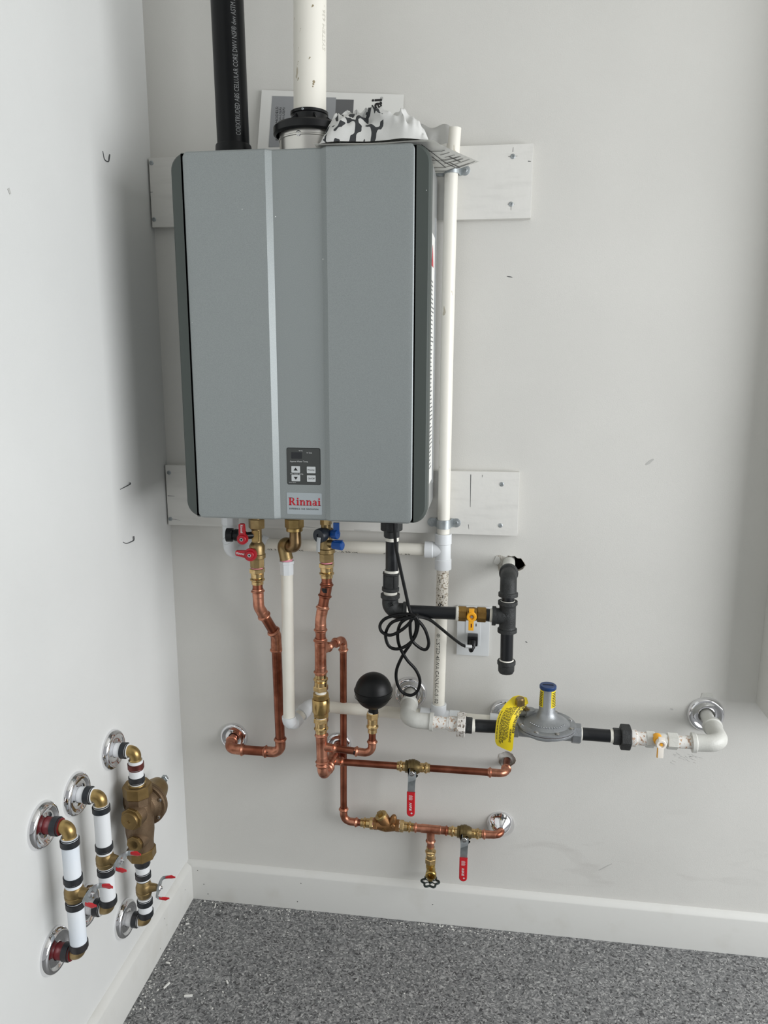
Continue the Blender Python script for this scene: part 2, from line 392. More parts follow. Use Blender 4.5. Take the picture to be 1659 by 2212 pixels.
def escutcheon(c, d, R, rin, label, style='dish', m=None):
    c = V(c); mb = MB(); k = R/0.04
    if style == 'dish':
        pr = [(0, R), (0.0035*k, R*0.99), (0.008*k, R*0.93), (0.0105*k, R*0.86), (0.0100*k, R*0.80), (0.0060*k, R*0.74), (0.0055*k, R*0.60), (0.0060*k, rin+0.002), (0.0075*k, rin+0.0008)]
    elif style == 'domed':
        pr = [(0, R), (0.003, R*0.99), (0.006, R*0.93), (0.012, R*0.80), (0.020, R*0.58), (0.026, rin+0.004), (0.028, rin+0.0008)]
    else:
        pr = [(0, R), (0.004*k, R*0.99), (0.009*k, R*0.93), (0.012*k, R*0.84), (0.011*k, R*0.74), (0.008*k, R*0.66), (0.0085*k, R*0.5), (0.0095*k, rin+0.001)]
    mb.rev(c, d, pr, 48, cap=False)
    o = obj('escutcheon', mb, m or CHROME, None, loc=c, recalc=False)
    # outward normals
    bm = bmesh.new(); bm.from_mesh(o.data); bmesh.ops.recalc_face_normals(bm, faces=bm.faces[:]); bm.to_mesh(o.data); bm.free()
    tag(o, label, 'escutcheon', 'chrome pipe escutcheons on the walls'); return o
def screw(c, d, parent, r=0.0045, m=None, name='screw'):
    mb = MB(); mb.rev(c, d, [(0, r), (0.0007, r), (0.0013, r*0.8), (0.0013, r*0.42), (0.0004, r*0.36)], 16)
    mb.rev(c, d, [(0.0, r*0.2), (0.0011, r*0.18)], 6)
    return obj(name, mb, m or ZINC, parent)
# ------------------------------------------------------------------ the setting
def wall_back():
    bm = bmesh.new()
    outer = [(0, 0), (3.2, 0), (3.2, 2.75), (0, 2.75)]
    h1 = [(0.7760, 0.9189), (0.7787, 0.9285), (0.7847, 0.9330), (0.7928, 0.9322), (0.7988, 0.9335), (0.8060, 0.9285), (0.8131, 0.9287), (0.8174, 0.9226), (0.8205, 0.9185), (0.8228, 0.9122), (0.8190, 0.9057), (0.8121, 0.9012), (0.8041, 0.8977), (0.7920, 0.8940), (0.7817, 0.8978), (0.7763, 0.9083)]
    h2 = [(0.7768, 0.4473), (0.7798, 0.4558), (0.7872, 0.4599), (0.7945, 0.4640), (0.8020, 0.4634), (0.8096, 0.4581), (0.8151, 0.4515), (0.8187, 0.4424), (0.8147, 0.4339), (0.8064, 0.4273), (0.7947, 0.4240), (0.7839, 0.4267), (0.7793, 0.4357)]
    es = []
    for lp in (outer, h1, h2):
        vs = [bm.verts.new((x, 0, z)) for x, z in lp]
        for i in range(len(vs)): es.append(bm.edges.new((vs[i], vs[(i+1) % len(vs)])))
    bmesh.ops.triangle_fill(bm, use_beauty=True, edges=es)
    wl = struct('wall_back', bm, WALLB)
    def rough_ring(lp, d, k):
        c = V((sum(p[0] for p in lp)/len(lp), 0, sum(p[1] for p in lp)/len(lp))); rings = []
        P = []
        for i in range(len(lp)):
            a = V((lp[i][0], 0, lp[i][1])); b = V((lp[(i+1) % len(lp)][0], 0, lp[(i+1) % len(lp)][1]))
            for t in (0, .33, .66): P.append(a.lerp(b, t))
        for dy, s in ((-0.0002, 1.03), (-0.0010, 1.0), (0.0, 0.97), (0.005, 0.98), (0.013, 1.0), (0.02, 1.05)):
            rings.append([c+(p-c)*(s*(1+k*(noise.noise(p*180+V((dy*90, 3, 0)))))) + V((0, dy, 0)) for p in P])
        mb = MB(); mb.loft(rings, cap=False); return mb
    o = struct('hole_edge', rough_ring(h1, 0.02, 0.10), GYPSUM, wl); o['label'] = 'ragged plasterboard edge of the black hole'
    o = struct('hole_edge', rough_ring(h2, 0.02, 0.10), GYPSUM, wl); o['label'] = 'ragged plasterboard edge of the puttied hole'
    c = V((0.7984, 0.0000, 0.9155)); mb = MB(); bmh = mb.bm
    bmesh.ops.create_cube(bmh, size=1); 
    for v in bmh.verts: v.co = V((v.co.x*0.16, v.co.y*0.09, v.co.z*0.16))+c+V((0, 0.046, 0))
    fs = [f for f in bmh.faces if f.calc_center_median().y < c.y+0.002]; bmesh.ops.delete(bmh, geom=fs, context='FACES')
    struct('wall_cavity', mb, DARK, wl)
    mb = MB(); c2 = V((0.7985, 0.0045, 0.4419))
    def pf(u, v):
        a = 2*PI*u; r = 0.0245*v
        p = c2+V((r*math.cos(a), 0.003*(1-v*v), r*math.sin(a))); p.y += 0.002*noise.noise(p*150); return p
    mb.grid(pf, 28, 7); struct('putty', mb, PUTTY, wl)
    # torn paper and gypsum to the left of the black hole
    mb = MB()
    tp = [(0.7526, -0.0006, 0.9181), (0.7593, -0.0006, 0.9332), (0.7664, -0.0006, 0.9345), (0.7766, -0.0006, 0.9317), (0.7779, -0.0006, 0.9212), (0.7764, -0.0006, 0.9063), (0.7717, -0.0006, 0.8933), (0.7644, -0.0006, 0.8984), (0.7620, -0.0006, 0.9100)]
    mb.prism(tp, (0, 0.0012, 0)); o = struct('torn_plaster', mb, GYPSUM, wl)
    mb = MB(); mb.prism([(0.7526, -0.0016, 0.9184), (0.7583, -0.0022, 0.9325), (0.7655, -0.0030, 0.9298), (0.7678, -0.0030, 0.9204), (0.7629, -0.0020, 0.9125), (0.7558, -0.0014, 0.9131)], (0, 0.0008, 0)); struct('paper_flap', mb, WALLB, wl)
    # small marks on the paint
    for k, (a, b, t) in enumerate([((0.7626, -0.0004, 1.5283), (0.7740, -0.0004, 1.5263), 0.0009), ((1.1529, -0.0004, 0.5953), (1.1589, -0.0004, 0.5935), 0.0022), ((0.6918, -0.0004, 0.0621), (0.7042, -0.0004, 0.0609), 0.0006),
                                   ((0.8292, -0.0004, 0.7356), (0.8334, -0.0004, 0.7336), 0.0010), ((1.0646, -0.0004, 1.1419), (1.0797, -0.0004, 1.1540), 0.0030), ((1.0208, -0.0004, 0.1767), (1.0493, -0.0004, 0.1968), 0.0012)]):
        a, b = V(a), V(b); d = (b-a); n = V((-d.z, 0, d.x)).normalized()*t
        q = [a-n*0.4, a+d*0.3-n, b-n*0.5, b+n*0.4, a+d*0.6+n, a+n*0.5]
        mb = MB(); mb.prism(q, (0, 0.0003, 0)); o = struct('smudge', mb, MARK if t > 0.001 else PENCIL, wl)
    mb = MB()   # rubbed patch below the white elbow
    for i in range(26):
        p = V((1.1970, -0.0004, 0.4808))+V((random.gauss(0, 0.018), 0, random.gauss(0, 0.006)+0)); l = random.uniform(0.004, 0.012); a = -0.35+random.uniform(-.3, .3)
        d = V((math.cos(a), 0, math.sin(a)))*l; n = V((-math.sin(a), 0, math.cos(a)))*0.0005
        mb.prism([p-n, p+d, p+n], (0, 0.0002, 0))
    struct('scuff', mb, MARK, wl)
    return wl
wb = wall_back()
mb = MB(); mb.bb((-0.12, -4.2, 0), (0, 0.12, 2.75)); wall_l = struct('wall_left', mb, WALLL)
mb = MB(); mb.bb((-0.12, -4.2, -0.08), (3.2, 0.12, 0)); floor = struct('floor', mb, FLOORM)
mb = MB(); mb.bb((-0.12, -2.7, 2.75), (3.2, 0.12, 2.85)); struct('ceiling', mb, WALLB)
mb = MB(); mb.bb((1.331, -0.10, 0.620), (1.75, 0.0, 2.75), 0.002); struct('wall_right', mb, WALLB)
# baseboards: bevelled top edge
def baseboard(name, P0, P1, inn):
    P0, P1, inn = V(P0), V(P1), V(inn); z = V((0, 0, 1)); t = 0.0145
    pr = [(0, 0), (t, 0), (t, 0.090), (t-0.0012, 0.0932), (0.0035, 0.1020), (0.0, 0.1032)]
    mb = MB(); mb.loft([[P+inn*a+z*b for a, b in pr] for P in (P0, P1)]); o = struct(name, mb, TRIM); return o
bb1 = baseboard('baseboard_back', (0, 0, 0), (3.2, 0, 0), (0, -1, 0))
bb2 = baseboard('baseboard_left', (0, -4.2, 0), (0, -0.0145, 0), (1, 0, 0))
for bb_, P in ((bb1, [(0.03, -0.0146, 0.083), (0.045, -0.0146, 0.045), (0.055, -0.0146, 0.018), (0.30, -0.0146, 0.075), (0.29, -0.0146, 0.022), (0.63, -0.0146, 0.052)]),):
    for p in P:
        mb = MB(); mb.rev(p, (0, -1, 0), [(0, 0.0013), (0.0002, 0.0012)], 8); struct('nail_mark', mb, PENCIL, bb_)
for p in [(0.0146, -0.06, 0.06), (0.0146, -0.17, 0.05), (0.0146, -0.18, 0.075), (0.0146, -0.21, 0.02)]:
    mb = MB(); mb.rev(p, (1, 0, 0), [(0, 0.0012), (0.0002, 0.0011)], 8); struct('nail_mark', mb, PENCIL, bb2)
# hooked scratches and wire ends on the left wall
for pts in ([(0.0005, -0.2110, 1.7429), (0.0010, -0.2069, 1.7293), (0.0010, -0.1928, 1.7286), (0.0020, -0.1902, 1.7350), (0.0010, -0.1855, 1.7428)],
            [(0.0006, -0.2293, 1.1005), (0.0010, -0.2101, 1.1022), (0.0020, -0.1894, 1.1048), (0.0040, -0.1930, 1.1083)],
            [(0.0006, -0.2322, 0.9917), (0.0010, -0.2197, 0.9858), (0.0010, -0.2015, 0.9845), (0.0020, -0.1887, 0.9856), (0.0040, -0.1916, 0.9943)]):
    mb = MB(); mb.sweep(catmull(pts, 5), lambda t, L: 0.0006+0.0006*t/L, 8); struct('scratch', mb, PENCIL, wall_l)
mb = MB(); mb.prism([(0.0004, -0.5188, 1.6104), (0.0004, -0.5139, 1.6128), (0.0004, -0.5105, 1.6055), (0.0004, -0.5142, 1.6034)], (0.0003, 0, 0)); struct('smudge', mb, MARK, wall_l)

# ------------------------------------------------------------------ mounting boards
def board(z0, z1, x1, label, screws, marks):
    root = thing('mounting_board', label, 'board', (0.004, 0, z0), 'white boards screwed to the back wall')
    mb = MB(); mb.bb((0.004, -0.0195, z0), (x1, -0.0002, z1), 0.0015); obj('plank', mb, BOARD, root)
    for p in screws: screw(p, (0, -1, 0), root, 0.0048)
    for a, b, t in marks:
        a, b = V(a), V(b); d = b-a; n = V((-d.z, 0, d.x)).normalized()*t
        mb = MB(); mb.prism([a-n, b-n*0.4, b+n*0.4, a+n], (0, 0.0003, 0)); obj('pencil_line', mb, PENCIL, root)
    return root
board(1.6382, 1.7779, 0.806, 'upper white painted board behind the top of the water heater',
      [(0.7668, -0.0195, 1.7549), (0.7661, -0.0195, 1.6655), (0.0099, -0.0195, 1.7678), (0.0093, -0.0195, 1.6543)],
      [((0.7577, -0.0198, 1.7551), (0.7758, -0.0198, 1.7554), 0.0004), ((0.7665, -0.0198, 1.7634), (0.7671, -0.0198, 1.7720), 0.0004), ((0.7597, -0.0198, 1.6656), (0.7735, -0.0198, 1.6653), 0.0004), ((0.7663, -0.0198, 1.6611), (0.7665, -0.0198, 1.6540), 0.0004), ((0.0044, -0.0198, 1.7096), (0.0096, -0.0198, 1.7095), 0.0005), ((0.7970, -0.0198, 1.7452), (0.8025, -0.0198, 1.7442), 0.0009)])
board(0.9831, 1.1228, 0.8021, 'lower white painted board behind the bottom of the water heater',
      [(0.7652, -0.0195, 1.0963), (0.7650, -0.0195, 1.0056), (0.0124, -0.0195, 1.1054), (0.0098, -0.0195, 0.9973)],
      [((0.6984, -0.0198, 1.1160), (0.6991, -0.0198, 1.0449), 0.0007), ((0.6959, -0.0198, 1.0056), (0.6972, -0.0198, 0.9953), 0.0004), ((0.0062, -0.0198, 1.0516), (0.0229, -0.0198, 1.0510), 0.0007), ((0.0121, -0.0198, 0.9974), (0.0345, -0.0198, 0.9948), 0.0003), ((0.7232, -0.0198, 1.1156), (0.7234, -0.0198, 1.1105), 0.0005), ((0.3089, -0.0198, 0.9903), (0.3623, -0.0198, 0.9867), 0.0003), ((0.4418, -0.0198, 0.9850), (0.4785, -0.0198, 0.9851), 0.0003)])

# ------------------------------------------------------------------ water heater
X0, X1, Z0, Z1, YF = 0.1519, 0.6245, 1.0541, 1.7231, -0.2613
wh = thing('water_heater', 'grey wall-hung tankless water heater with dark grey side trims', 'water heater', ((X0+X1)/2, -0.02, Z0))
mb = MB(); mb.bb((X0+0.006, -0.232, Z0+0.006), (X1-0.006, -0.0205, Z1-0.006), 0.006); obj('casing', mb, GALV, wh)
def trim_strip(sgn, xe, xi):
    # side trim: outer corners rounded in elevation, wraps back along the side
    r = 0.030; pts = []
    for a in range(7):
        t = PI/2*a/6; pts.append((xe-sgn*(r-r*math.sin(t)) if False else xe-sgn*r*(1-math.cos(PI/2-t)), Z1-r*(1-math.cos(t)) if False else Z1-r*(1-math.sin(PI/2-t))))
    # pts run from top edge to outer edge
    top = [(xi, Z1)]+[(xe-sgn*r+sgn*r*math.sin(PI/2*a/7), Z1-r+r*math.cos(PI/2*a/7)) for a in range(8)]
    bot = [(xe-sgn*r+sgn*r*math.cos(PI/2*a/7), Z0+r-r*math.sin(PI/2*a/7)) for a in range(8)]+[(xi, Z0)]
    o = [V((x, 0, z)) for x, z in top+bot]; c = V(((xe+xi)/2, 0, (Z0+Z1)/2)); rings = []
    for y, s in ((-0.222, 0.0), (-0.252, 0.0), (-0.258, 0.0016), (-0.2605, 0.004)):
        rings.append([V((p.x-(sgn*s if abs(p.x-xi) > 1e-4 else 0), y, p.z-(s if p.z > c.z else -s))) for p in o])
    mb = MB(); mb.loft(rings); return obj('side_trim', mb, DGREY, wh)
trim_strip(-1, X0, 0.1735); trim_strip(1, X1, 0.5990)
def front_panel():
    xa, xb = 0.1745, 0.5985
    pr = [(xa, 0.0), (0.3300, 0.0), (0.3405, 0.0075), (0.4300, 0.0075), (0.4405, 0.0), (xb, 0.0)]
    xs = []
    for i in range(len(pr)-1):
        n = 14 if i in (0, 4) else (4 if i in (1, 3) else 8)
        for k in range(n): xs.append(pr[i][0]+(pr[i+1][0]-pr[i][0])*k/n)
    xs.append(xb)
    def dep(x):
        for i in range(len(pr)-1):
            if pr[i][0] <= x <= pr[i+1][0]:
                t = (x-pr[i][0])/(pr[i+1][0]-pr[i][0])
                return pr[i][1]+(pr[i+1][1]-pr[i][1])*t
        return 0
    R, H = 0.012, (Z1-Z0)
    def ring(s, yoff):     # rounded rectangle inset by s, following the pressed profile
        a, b, z0, z1 = xa+s, xb-s, Z0+s-0.001, Z1-s+0.001; r = max(R-s, 0.004); out = []
        def corner(cx, cz, t0):
            for k in range(6):
                t = t0+PI/2*k/5; out.append((cx+r*math.cos(t), cz+r*math.sin(t)))
        corner(b-r, z1-r, 0)
        for x in reversed([x for x in xs if a+r < x < b-r]): out.append((x, z1))
        corner(a+r, z1-r, PI/2)
        corner(a+r, z0+r, PI)
        for x in [x for x in xs if a+r < x < b-r]: out.append((x, z0))
        corner(b-r, z0+r, 1.5*PI)
        return [V((x, -0.2630+yoff+dep(min(max(x, xa), xb)), z)) for x, z in out]
    rings = [ring(0, 0.034), ring(0, 0.008), ring(0.0012, 0.0035), ring(0.004, 0.0008), ring(0.009, 0.0)]
    mb = MB(); mb.loft(rings, cap=False); bm = mb.bm; bm.verts.ensure_lookup_table()
    n = len(rings[0]); last = bm.verts[-n:]
    # face field: columns across the width
    cols = {}
    z0, z1 = min(v.co.z for v in last), max(v.co.z for v in last)
    order = list(last)
    # pair top and bottom by walking the ring
    top = sorted([v for v in order if v.co.z > (z0+z1)/2], key=lambda v: v.co.x); bot = sorted([v for v in order if v.co.z <= (z0+z1)/2], key=lambda v: v.co.x)
    for i in range(len(top)-1):
        q = (bot[i], bot[i+1], top[i+1], top[i])
        try: bm.faces.new(q)
        except ValueError: pass
    return obj('front_panel', mb, SILVER, wh, sharp=0.45)
fp = front_panel()
for (xa_, xb_) in ((0.1728, 0.1752), (0.5980, 0.5996)):
    mb = MB(); mb.bb((xa_, -0.2560, Z0+0.004), (xb_, -0.2250, Z1-0.004)); obj('gap_seal', mb, BLACK, wh)
mb = MB(); mb.bb((0.21, -0.20, Z0-0.002), (0.58, -0.04, Z0+0.008)); obj('bottom_plate', mb, GALV, wh)
# right side of the casing: pressed rib, rating label
mb = MB(); mb.bb((X1-0.0065, -0.205, Z0+0.05), (X1-0.0040, -0.185, Z1-0.05), 0.001); obj('pressed_rib', mb, GALV, wh); mb = MB(); mb.bb((X1-0.0065, -0.075, Z0+0.05), (X1-0.0040, -0.060, Z1-0.09), 0.001); obj('pressed_rib', mb, GALV, wh)
mb = MB(); mb.bb((X1-0.0062, -0.175, Z0+0.06), (X1-0.0054, -0.085, Z1-0.13)); lb = obj('rating_label', mb, PAPER, wh, 'white label of small print on the side of the casing')
mb = MB()
for i in range(46):
    z = Z0+0.09+i*0.008; l = random.uniform(0.035, 0.075)
    mb.bb((X1-0.0054, -0.168, z), (X1-0.0052, -0.168+l, z+0.0026))
obj('print_line', mb, INKG, lb)['kind'] = 'stuff'
mb = MB(); mb.prism([(X1-0.0052, -0.16, Z1-0.19), (X1-0.0052, -0.12, Z1-0.19), (X1-0.0052, -0.14, Z1-0.15)], (0.0003, 0, 0)); obj('warning_triangle', mb, INKR, lb)
# keypad
YC = -0.2555
kp = V((0.3881, -0.2555, 1.1584)); kw = 0.0655; kh = 0.0705
def kpt(a, b): return (kp.x+a*kw, kp.z+b*kh)    # a,b in -0.5..0.5
def rrect(cx, cz, w_, h_, r, y, n=4):
    out = []
    for (sx, sz, t0) in ((1, 1, 0), (-1, 1, PI/2), (-1, -1, PI), (1, -1, 1.5*PI)):
        for k in range(n+1):
            t = t0+PI/2*k/n; out.append(V((cx+sx*(w_/2-r)+r*math.cos(t), y, cz+sz*(h_/2-r)+r*math.sin(t))))
    return out
mb = MB(); mb.prism(rrect(kp.x, kp.z, kw, kh, 0.003, YC-0.0004), (0, 0.0008, 0)); kpd = obj('control_panel', mb, BLACK, wh)
mb = MB(); mb.prism(rrect(kp.x, kp.z, kw-0.0018, kh-0.0018, 0.0024, YC-0.0009), (0, 0.0006, 0)); obj('panel_face', mb, PANELG, kpd)
def kxy(px, py): # position within the keypad, fractions measured from its top left
    return kp.x-kw/2+kw*px, kp.z+kh/2-kh*py
x, z = kxy(0.300, 0.205); mb = MB(); mb.prism(rrect(x, z, 0.0205, 0.0125, 0.0008, YC-0.0012), (0, 0.0005, 0)); obj('display', mb, LCD, kpd)
mbt = MB()
for px, py, tx in ((0.265, 0.585, 'up'), (0.265, 0.820, 'down'), (0.725, 0.590, 'Priority'), (0.725, 0.825, 'On/Off')):
    x, z = kxy(px, py); mb = MB(); mb.prism(rrect(x, z, 0.0168, 0.0124, 0.0010, YC-0.0017), (0, 0.0010, 0)); obj('button', mb, BUTTON, kpd)
    f = flat((x, YC-0.0017, z-0.0013), (1, 0, 0), (0, 0, 1))
    mbk = MB()
    if tx == 'up': mbk.prism([f(-0.0040, -0.0008), f(0.0040, -0.0008), f(0, 0.0048)], (0, 0.0002, 0))
    elif tx == 'down': mbk.prism([f(-0.0040, 0.0038), f(0.0040, 0.0038), f(0, -0.0018)], (0, 0.0002, 0))
    else: write(mbk, tx, 0.0044, f, 'CENTER')
    obj('key_symbol', mbk, INK, kpd)
for s, px, py, sz in (('°F/°C', 0.36, 0.095, 0.0036), ('In Use', 0.60, 0.145, 0.0040), ('Approx Water Temp.', 0.10, 0.385, 0.0040), ('Hot water temp.', 0.10, 0.722, 0.0038), ('MC-91-2US-S', 0.06, 0.955, 0.0024)):
    x, z = kxy(px, py); write(mbt, s, sz, flat((x, YC-0.0010, z), (1, 0, 0), (0, 0, 1)))
obj('lettering', mbt, INKW, kpd)
# badge
bd = V((0.3881, -0.2555, 1.0863)); mb = MB(); mb.prism(rrect(bd.x, bd.z, 0.0690, 0.0420, 0.002, YC-0.0006), (0, 0.0008, 0)); bdg = obj('badge', mb, LABELP, wh, 'pale badge plate with red name')
def serif_word(mb, O, h, gap, mp):
    def poly(pts, ox): mb.bm.faces.new([mb.bm.verts.new(mp(O[0]+(ox+a)*h, O[1]+b*h)) for a, b in pts])
    def rect(a, b, c, d, ox): poly([(a, b), (c, b), (c, d), (a, d)], ox)
    def arc(cx, cy, ro, ri, t0, t1, ox, n=12, sq=1.0):
        for k in range(n):
            a, b = t0+(t1-t0)*k/n, t0+(t1-t0)*(k+1)/n
            poly([(cx+ro*math.cos(a), cy+ro*math.sin(a)*sq), (cx+ro*math.cos(b), cy+ro*math.sin(b)*sq), (cx+ri[0]*math.cos(b), cy+ri[1]*math.sin(b)), (cx+ri[0]*math.cos(a), cy+ri[1]*math.sin(a))], ox)
    def gi(ox):
        rect(0.09, 0, 0.30, 0.68, ox); rect(0, 0, 0.40, 0.07, ox); rect(0, 0.61, 0.2, 0.68, ox)
        poly([(0.195+0.115*math.cos(2*PI*k/14), 0.88+0.115*math.sin(2*PI*k/14)) for k in range(14)], ox); return 0.43
    def gn(ox):
        rect(0.09, 0, 0.29, 0.68, ox); rect(0, 0, 0.38, 0.07, ox); rect(0, 0.61, 0.2, 0.68, ox)
        rect(0.50, 0, 0.70, 0.45, ox); rect(0.42, 0, 0.80, 0.07, ox); arc(0.46, 0.44, 0.24, (0.10, 0.12), 0, PI*0.9, ox, 12, 1.03); return 0.83
    def ga(ox):
        rect(0.36, 0.08, 0.56, 0.48, ox); rect(0.5, 0, 0.68, 0.07, ox); rect(0.4, 0, 0.56, 0.12, ox)
        arc(0.31, 0.45, 0.25, (0.08, 0.15), 0, PI*0.92, ox, 12, 0.97)
        arc(0.24, 0.2, 0.22, (0.07, 0.10), PI*0.25, PI*1.9, ox, 14, 0.98); return 0.70
    def gR(ox):
        rect(0.10, 0, 0.33, 1, ox); rect(0, 0.93, 0.45, 1, ox); rect(0, 0, 0.43, 0.07, ox)
        arc(0.42, 0.735, 0.34, (0.13, 0.18), -PI/2, PI/2, ox, 16, 0.78); rect(0.33, 0.92, 0.43, 1.0, ox); rect(0.33, 0.47, 0.43, 0.55, ox)
        poly([(0.34, 0.5), (0.58, 0.5), (0.88, 0.07), (0.97, 0.07), (0.97, 0), (0.66, 0)], ox); return 1.0
    x = 0
    for g in (gR, gi, gn, gn, ga, gi): x += g(x)+gap
    return x*h
mb = MB(); serif_word(mb, (-0.0308, -0.0035), 0.0150, 0.005, flat((bd.x, YC-0.0006, bd.z), (1, 0, 0), (0, 0, 1), 0.0004)); obj('name_lettering', mb, INKR, bdg)
mb = MB(); write(mb, 'EXPERIENCE  OUR  INNOVATION', 0.0043, flat((bd.x-0.001, YC-0.0006, bd.z-0.0118), (1, 0, 0), (0, 0, 1), 0.0004), 'CENTER', 0.88)
mb.prism([V((bd.x+0.0312+0.0008*math.cos(k), YC-0.0010, bd.z-0.0030+0.0008*math.sin(k))) for k in (0, 1, 2, 3, 4, 5)], (0, 0.0002, 0))
obj('motto_lettering', mb, INK, bdg)
mb = MB()
for p, r in (((0.2857, -0.2632, 1.6221), 0.0008), ((0.3470, -0.2632, 1.6080), 0.0010), ((0.4315, -0.2568, 1.5346), 0.0014), ((0.1821, -0.2632, 1.4249), 0.0006), ((0.6166, -0.2608, 1.6452), 0.0007), ((0.5958, -0.2632, 1.4736), 0.0006)):
    mb.rev(p, (0.3, -1, 0), [(0, r), (0.0004, r*0.5)], 6)
obj('paint_speck', mb, INKW, wh)['kind'] = 'stuff'

# ------------------------------------------------------------------ flue and air pipes on top
fp_ = thing('vent_pipe', 'scuffed cream vent pipe rising from the black collar', 'pipe', (0.3925, -0.17, 1.835))
A, B = V((0.3913, -0.1700, 1.8163)), V((0.3952, -0.1700, 2.0378)); B = A+(B-A).normalized()*0.93
mb = MB(); mb.rev(A-(B-A).normalized()*0.045, B-A, [(0, 0.0300), (0.045+(B-A).length, 0.0300)], 40); obj('tube', mb, PVCS, fp_)
mb = MB(); ax = (B-A).normalized()
for p, q, r in (((0.4047, -0.2005, 1.8448), 0.010, 0.0022), ((0.3738, -0.1960, 1.8546), 0.004, 0.0012), ((0.3736, -0.1960, 1.8814), 0.006, 0.0008), ((0.4026, -0.2005, 1.9710), 0.003, 0.0015), ((0.3969, -0.2005, 1.8870), 0.003, 0.0010), ((0.3749, -0.1960, 1.9025), 0.008, 0.0006), ((0.3800, -0.1970, 1.9335), 0.006, 0.0005)):
    c = V(p); th = math.atan2(c.x-A.x, -(c.y-A.y)); h = c.z-A.z; ctr = A+ax*h
    for k in range(3):
        hh = q*(k-1)*0.4; t2 = th+k*0.03; d = V((math.sin(t2), -math.cos(t2), 0)); c3 = ctr+ax*hh+d*0.0300
        mb.rev(c3, d, [(0, r*(0.6+0.3*k)), (0.0004, r*0.4)], 7)
obj('scuff_mark', mb, mat('pipe_scuff', (150, 138, 112), 0.7), fp_)['kind'] = 'stuff'
mb = MB(); fdp = mat('faded_print', (206, 203, 192), 0.6)
for s, a_ in (('SYSTEM 636 -', 0.089),):
    mb = MB(); f = wrap(A+ax*a_, ax, V((1.0, -0.20, 0)), 0.030); write(mb, s, 0.0130, f); obj('lettering', mb, fdp, fp_)

va = thing('vent_adapter', 'black flanged vent collar on a bare steel cylinder with screws', 'vent collar', (0.3925, -0.17, Z1))
C0 = V((0.3900, -0.170, Z1-0.004))
mb = MB(); mb.rev(C0, (0, 0, 1), [(0, 0.0560), (0.054, 0.0560), (0.055, 0.0550)], 56); mb.rev(C0+V((0, 0, 0.034)), (0, 0, 1), [(0, 0.0562), (0.001, 0.0575), (0.003, 0.0575), (0.004, 0.0562)], 56, False); obj('cylinder', mb, STEEL, va)
mb = MB(); mb.rev(C0+V((0, 0, 0.0435)), (0, 0, 1), [(0, 0.0620), (0.003, 0.0670), (0.014, 0.0670), (0.0175, 0.0640), (0.019, 0.058), (0.022, 0.040), (0.024, 0.0385)], 56, False); obj('flange', mb, BLACK, va)
mb = MB(); mb.rev(C0+V((0, 0, 0.060)), (0, 0, 1), [(0, 0.0345), (0.005, 0.0345), (0.006, 0.0335), (0.020, 0.0335), (0.0215, 0.0350), (0.026, 0.0350), (0.027, 0.0305)], 48); col_ = obj('collar', mb, BLACK, va)
for k in range(6):
    mb = MB(); a = PI/2+2*PI*k/6+0.5; d = V((math.cos(a), math.sin(a), 0)); n = V((-d.y, d.x, 0))*0.0012
    q = [C0+d*0.034+V((0, 0, 0.059)), C0+d*0.060+V((0, 0, 0.057)), C0+d*0.034+V((0, 0, 0.078))]
    mb.prism([p-n for p in q], n*2); obj('rib', mb, BLACK, col_)
for a in (-1.70, -2.85, -0.6):
    d = V((math.cos(a), math.sin(a), 0)); screw(C0+d*0.0560+V((0, 0, 0.0365)), d, va, 0.0048, CHROMED)
d = V((-0.12, -1, 0)).normalized(); screw(C0+d*0.0348+V((0, 0, 0.083)), d, va, 0.0022)

ab = thing('air_intake_pipe', 'black plastic pipe with pale lettering left of the vent pipe', 'pipe', (0.242, -0.17, Z1))
A, B = V((0.2424, -0.1700, 1.7515)), V((0.2396, -0.1700, 2.0021)); A = A+(A-B).normalized()*0.034; B2 = A+(B-A).normalized()*0.98
mb = MB(); mb.rev(A, B2-A, [(0, 0.0300), ((B2-A).length, 0.0300)], 40); obj('tube', mb, ABS, ab)
mb = MB(); mb.rev(A-V((0, 0, 0.004)), B2-A, [(0, 0.036), (0.039, 0.0335), (0.041, 0.0325)], 40); obj('socket', mb, ABS, ab)
mb = MB(); f = wrap(A+(B2-A).normalized()*0.0475, B2-A, V((0.72, -0.69, 0)), 0.030); write(mb, 'COEXTRUDED ABS CELLULAR CORE DWV NSF® dwv ASTM F628 -12', 0.0130, f, 'LEFT', 0.645); obj('lettering', mb, INKG, ab)

# ------------------------------------------------------------------ papers and rag on top of the heater
mn = thing('instruction_sheet', 'printed white manual propped against the wall behind the heater', 'booklet', (0.40, -0.014, 1.7779))
c1, c2, c3, c4 = V((0.2516, -0.0040, 1.9037)), V((0.5458, -0.0040, 1.8821)), V((0.5443, -0.0170, 1.7657)), V((0.2418, -0.0170, 1.7760))
c3.z = c4.z = 1.7785; 
def mpt(a, b, o=0.0):  # a 0..1 left-right, b 0..1 bottom-top
    p = c4.lerp(c3, a).lerp(c1.lerp(c2, a), b); return p+V((0, -o, 0))
mb = MB(); mb.loft([[mpt(a, b, o) for a, b in ((0, 0), (1, 0), (1, 1), (0, 1))] for o in (0.0, 0.0016)]); obj('cover', mb, PAPER, mn)
H_ = (c1-c4).length; W_ = (c2-c1).length
def mr(px0, py0, px1, py1, m_, nm):
    def cv(u, v): return ((u-566)/306.0, 1-(v-198)/ (135.0))
    a0, b0 = cv(px0, py0); a1, b1 = cv(px1, py1); mb = MB()
    mb.bm.faces.new([mb.bm.verts.new(mpt(a, b, 0.0019)) for a, b in ((a0, b1), (a1, b1), (a1, b0), (a0, b0))]); obj(nm, mb, m_, mn)
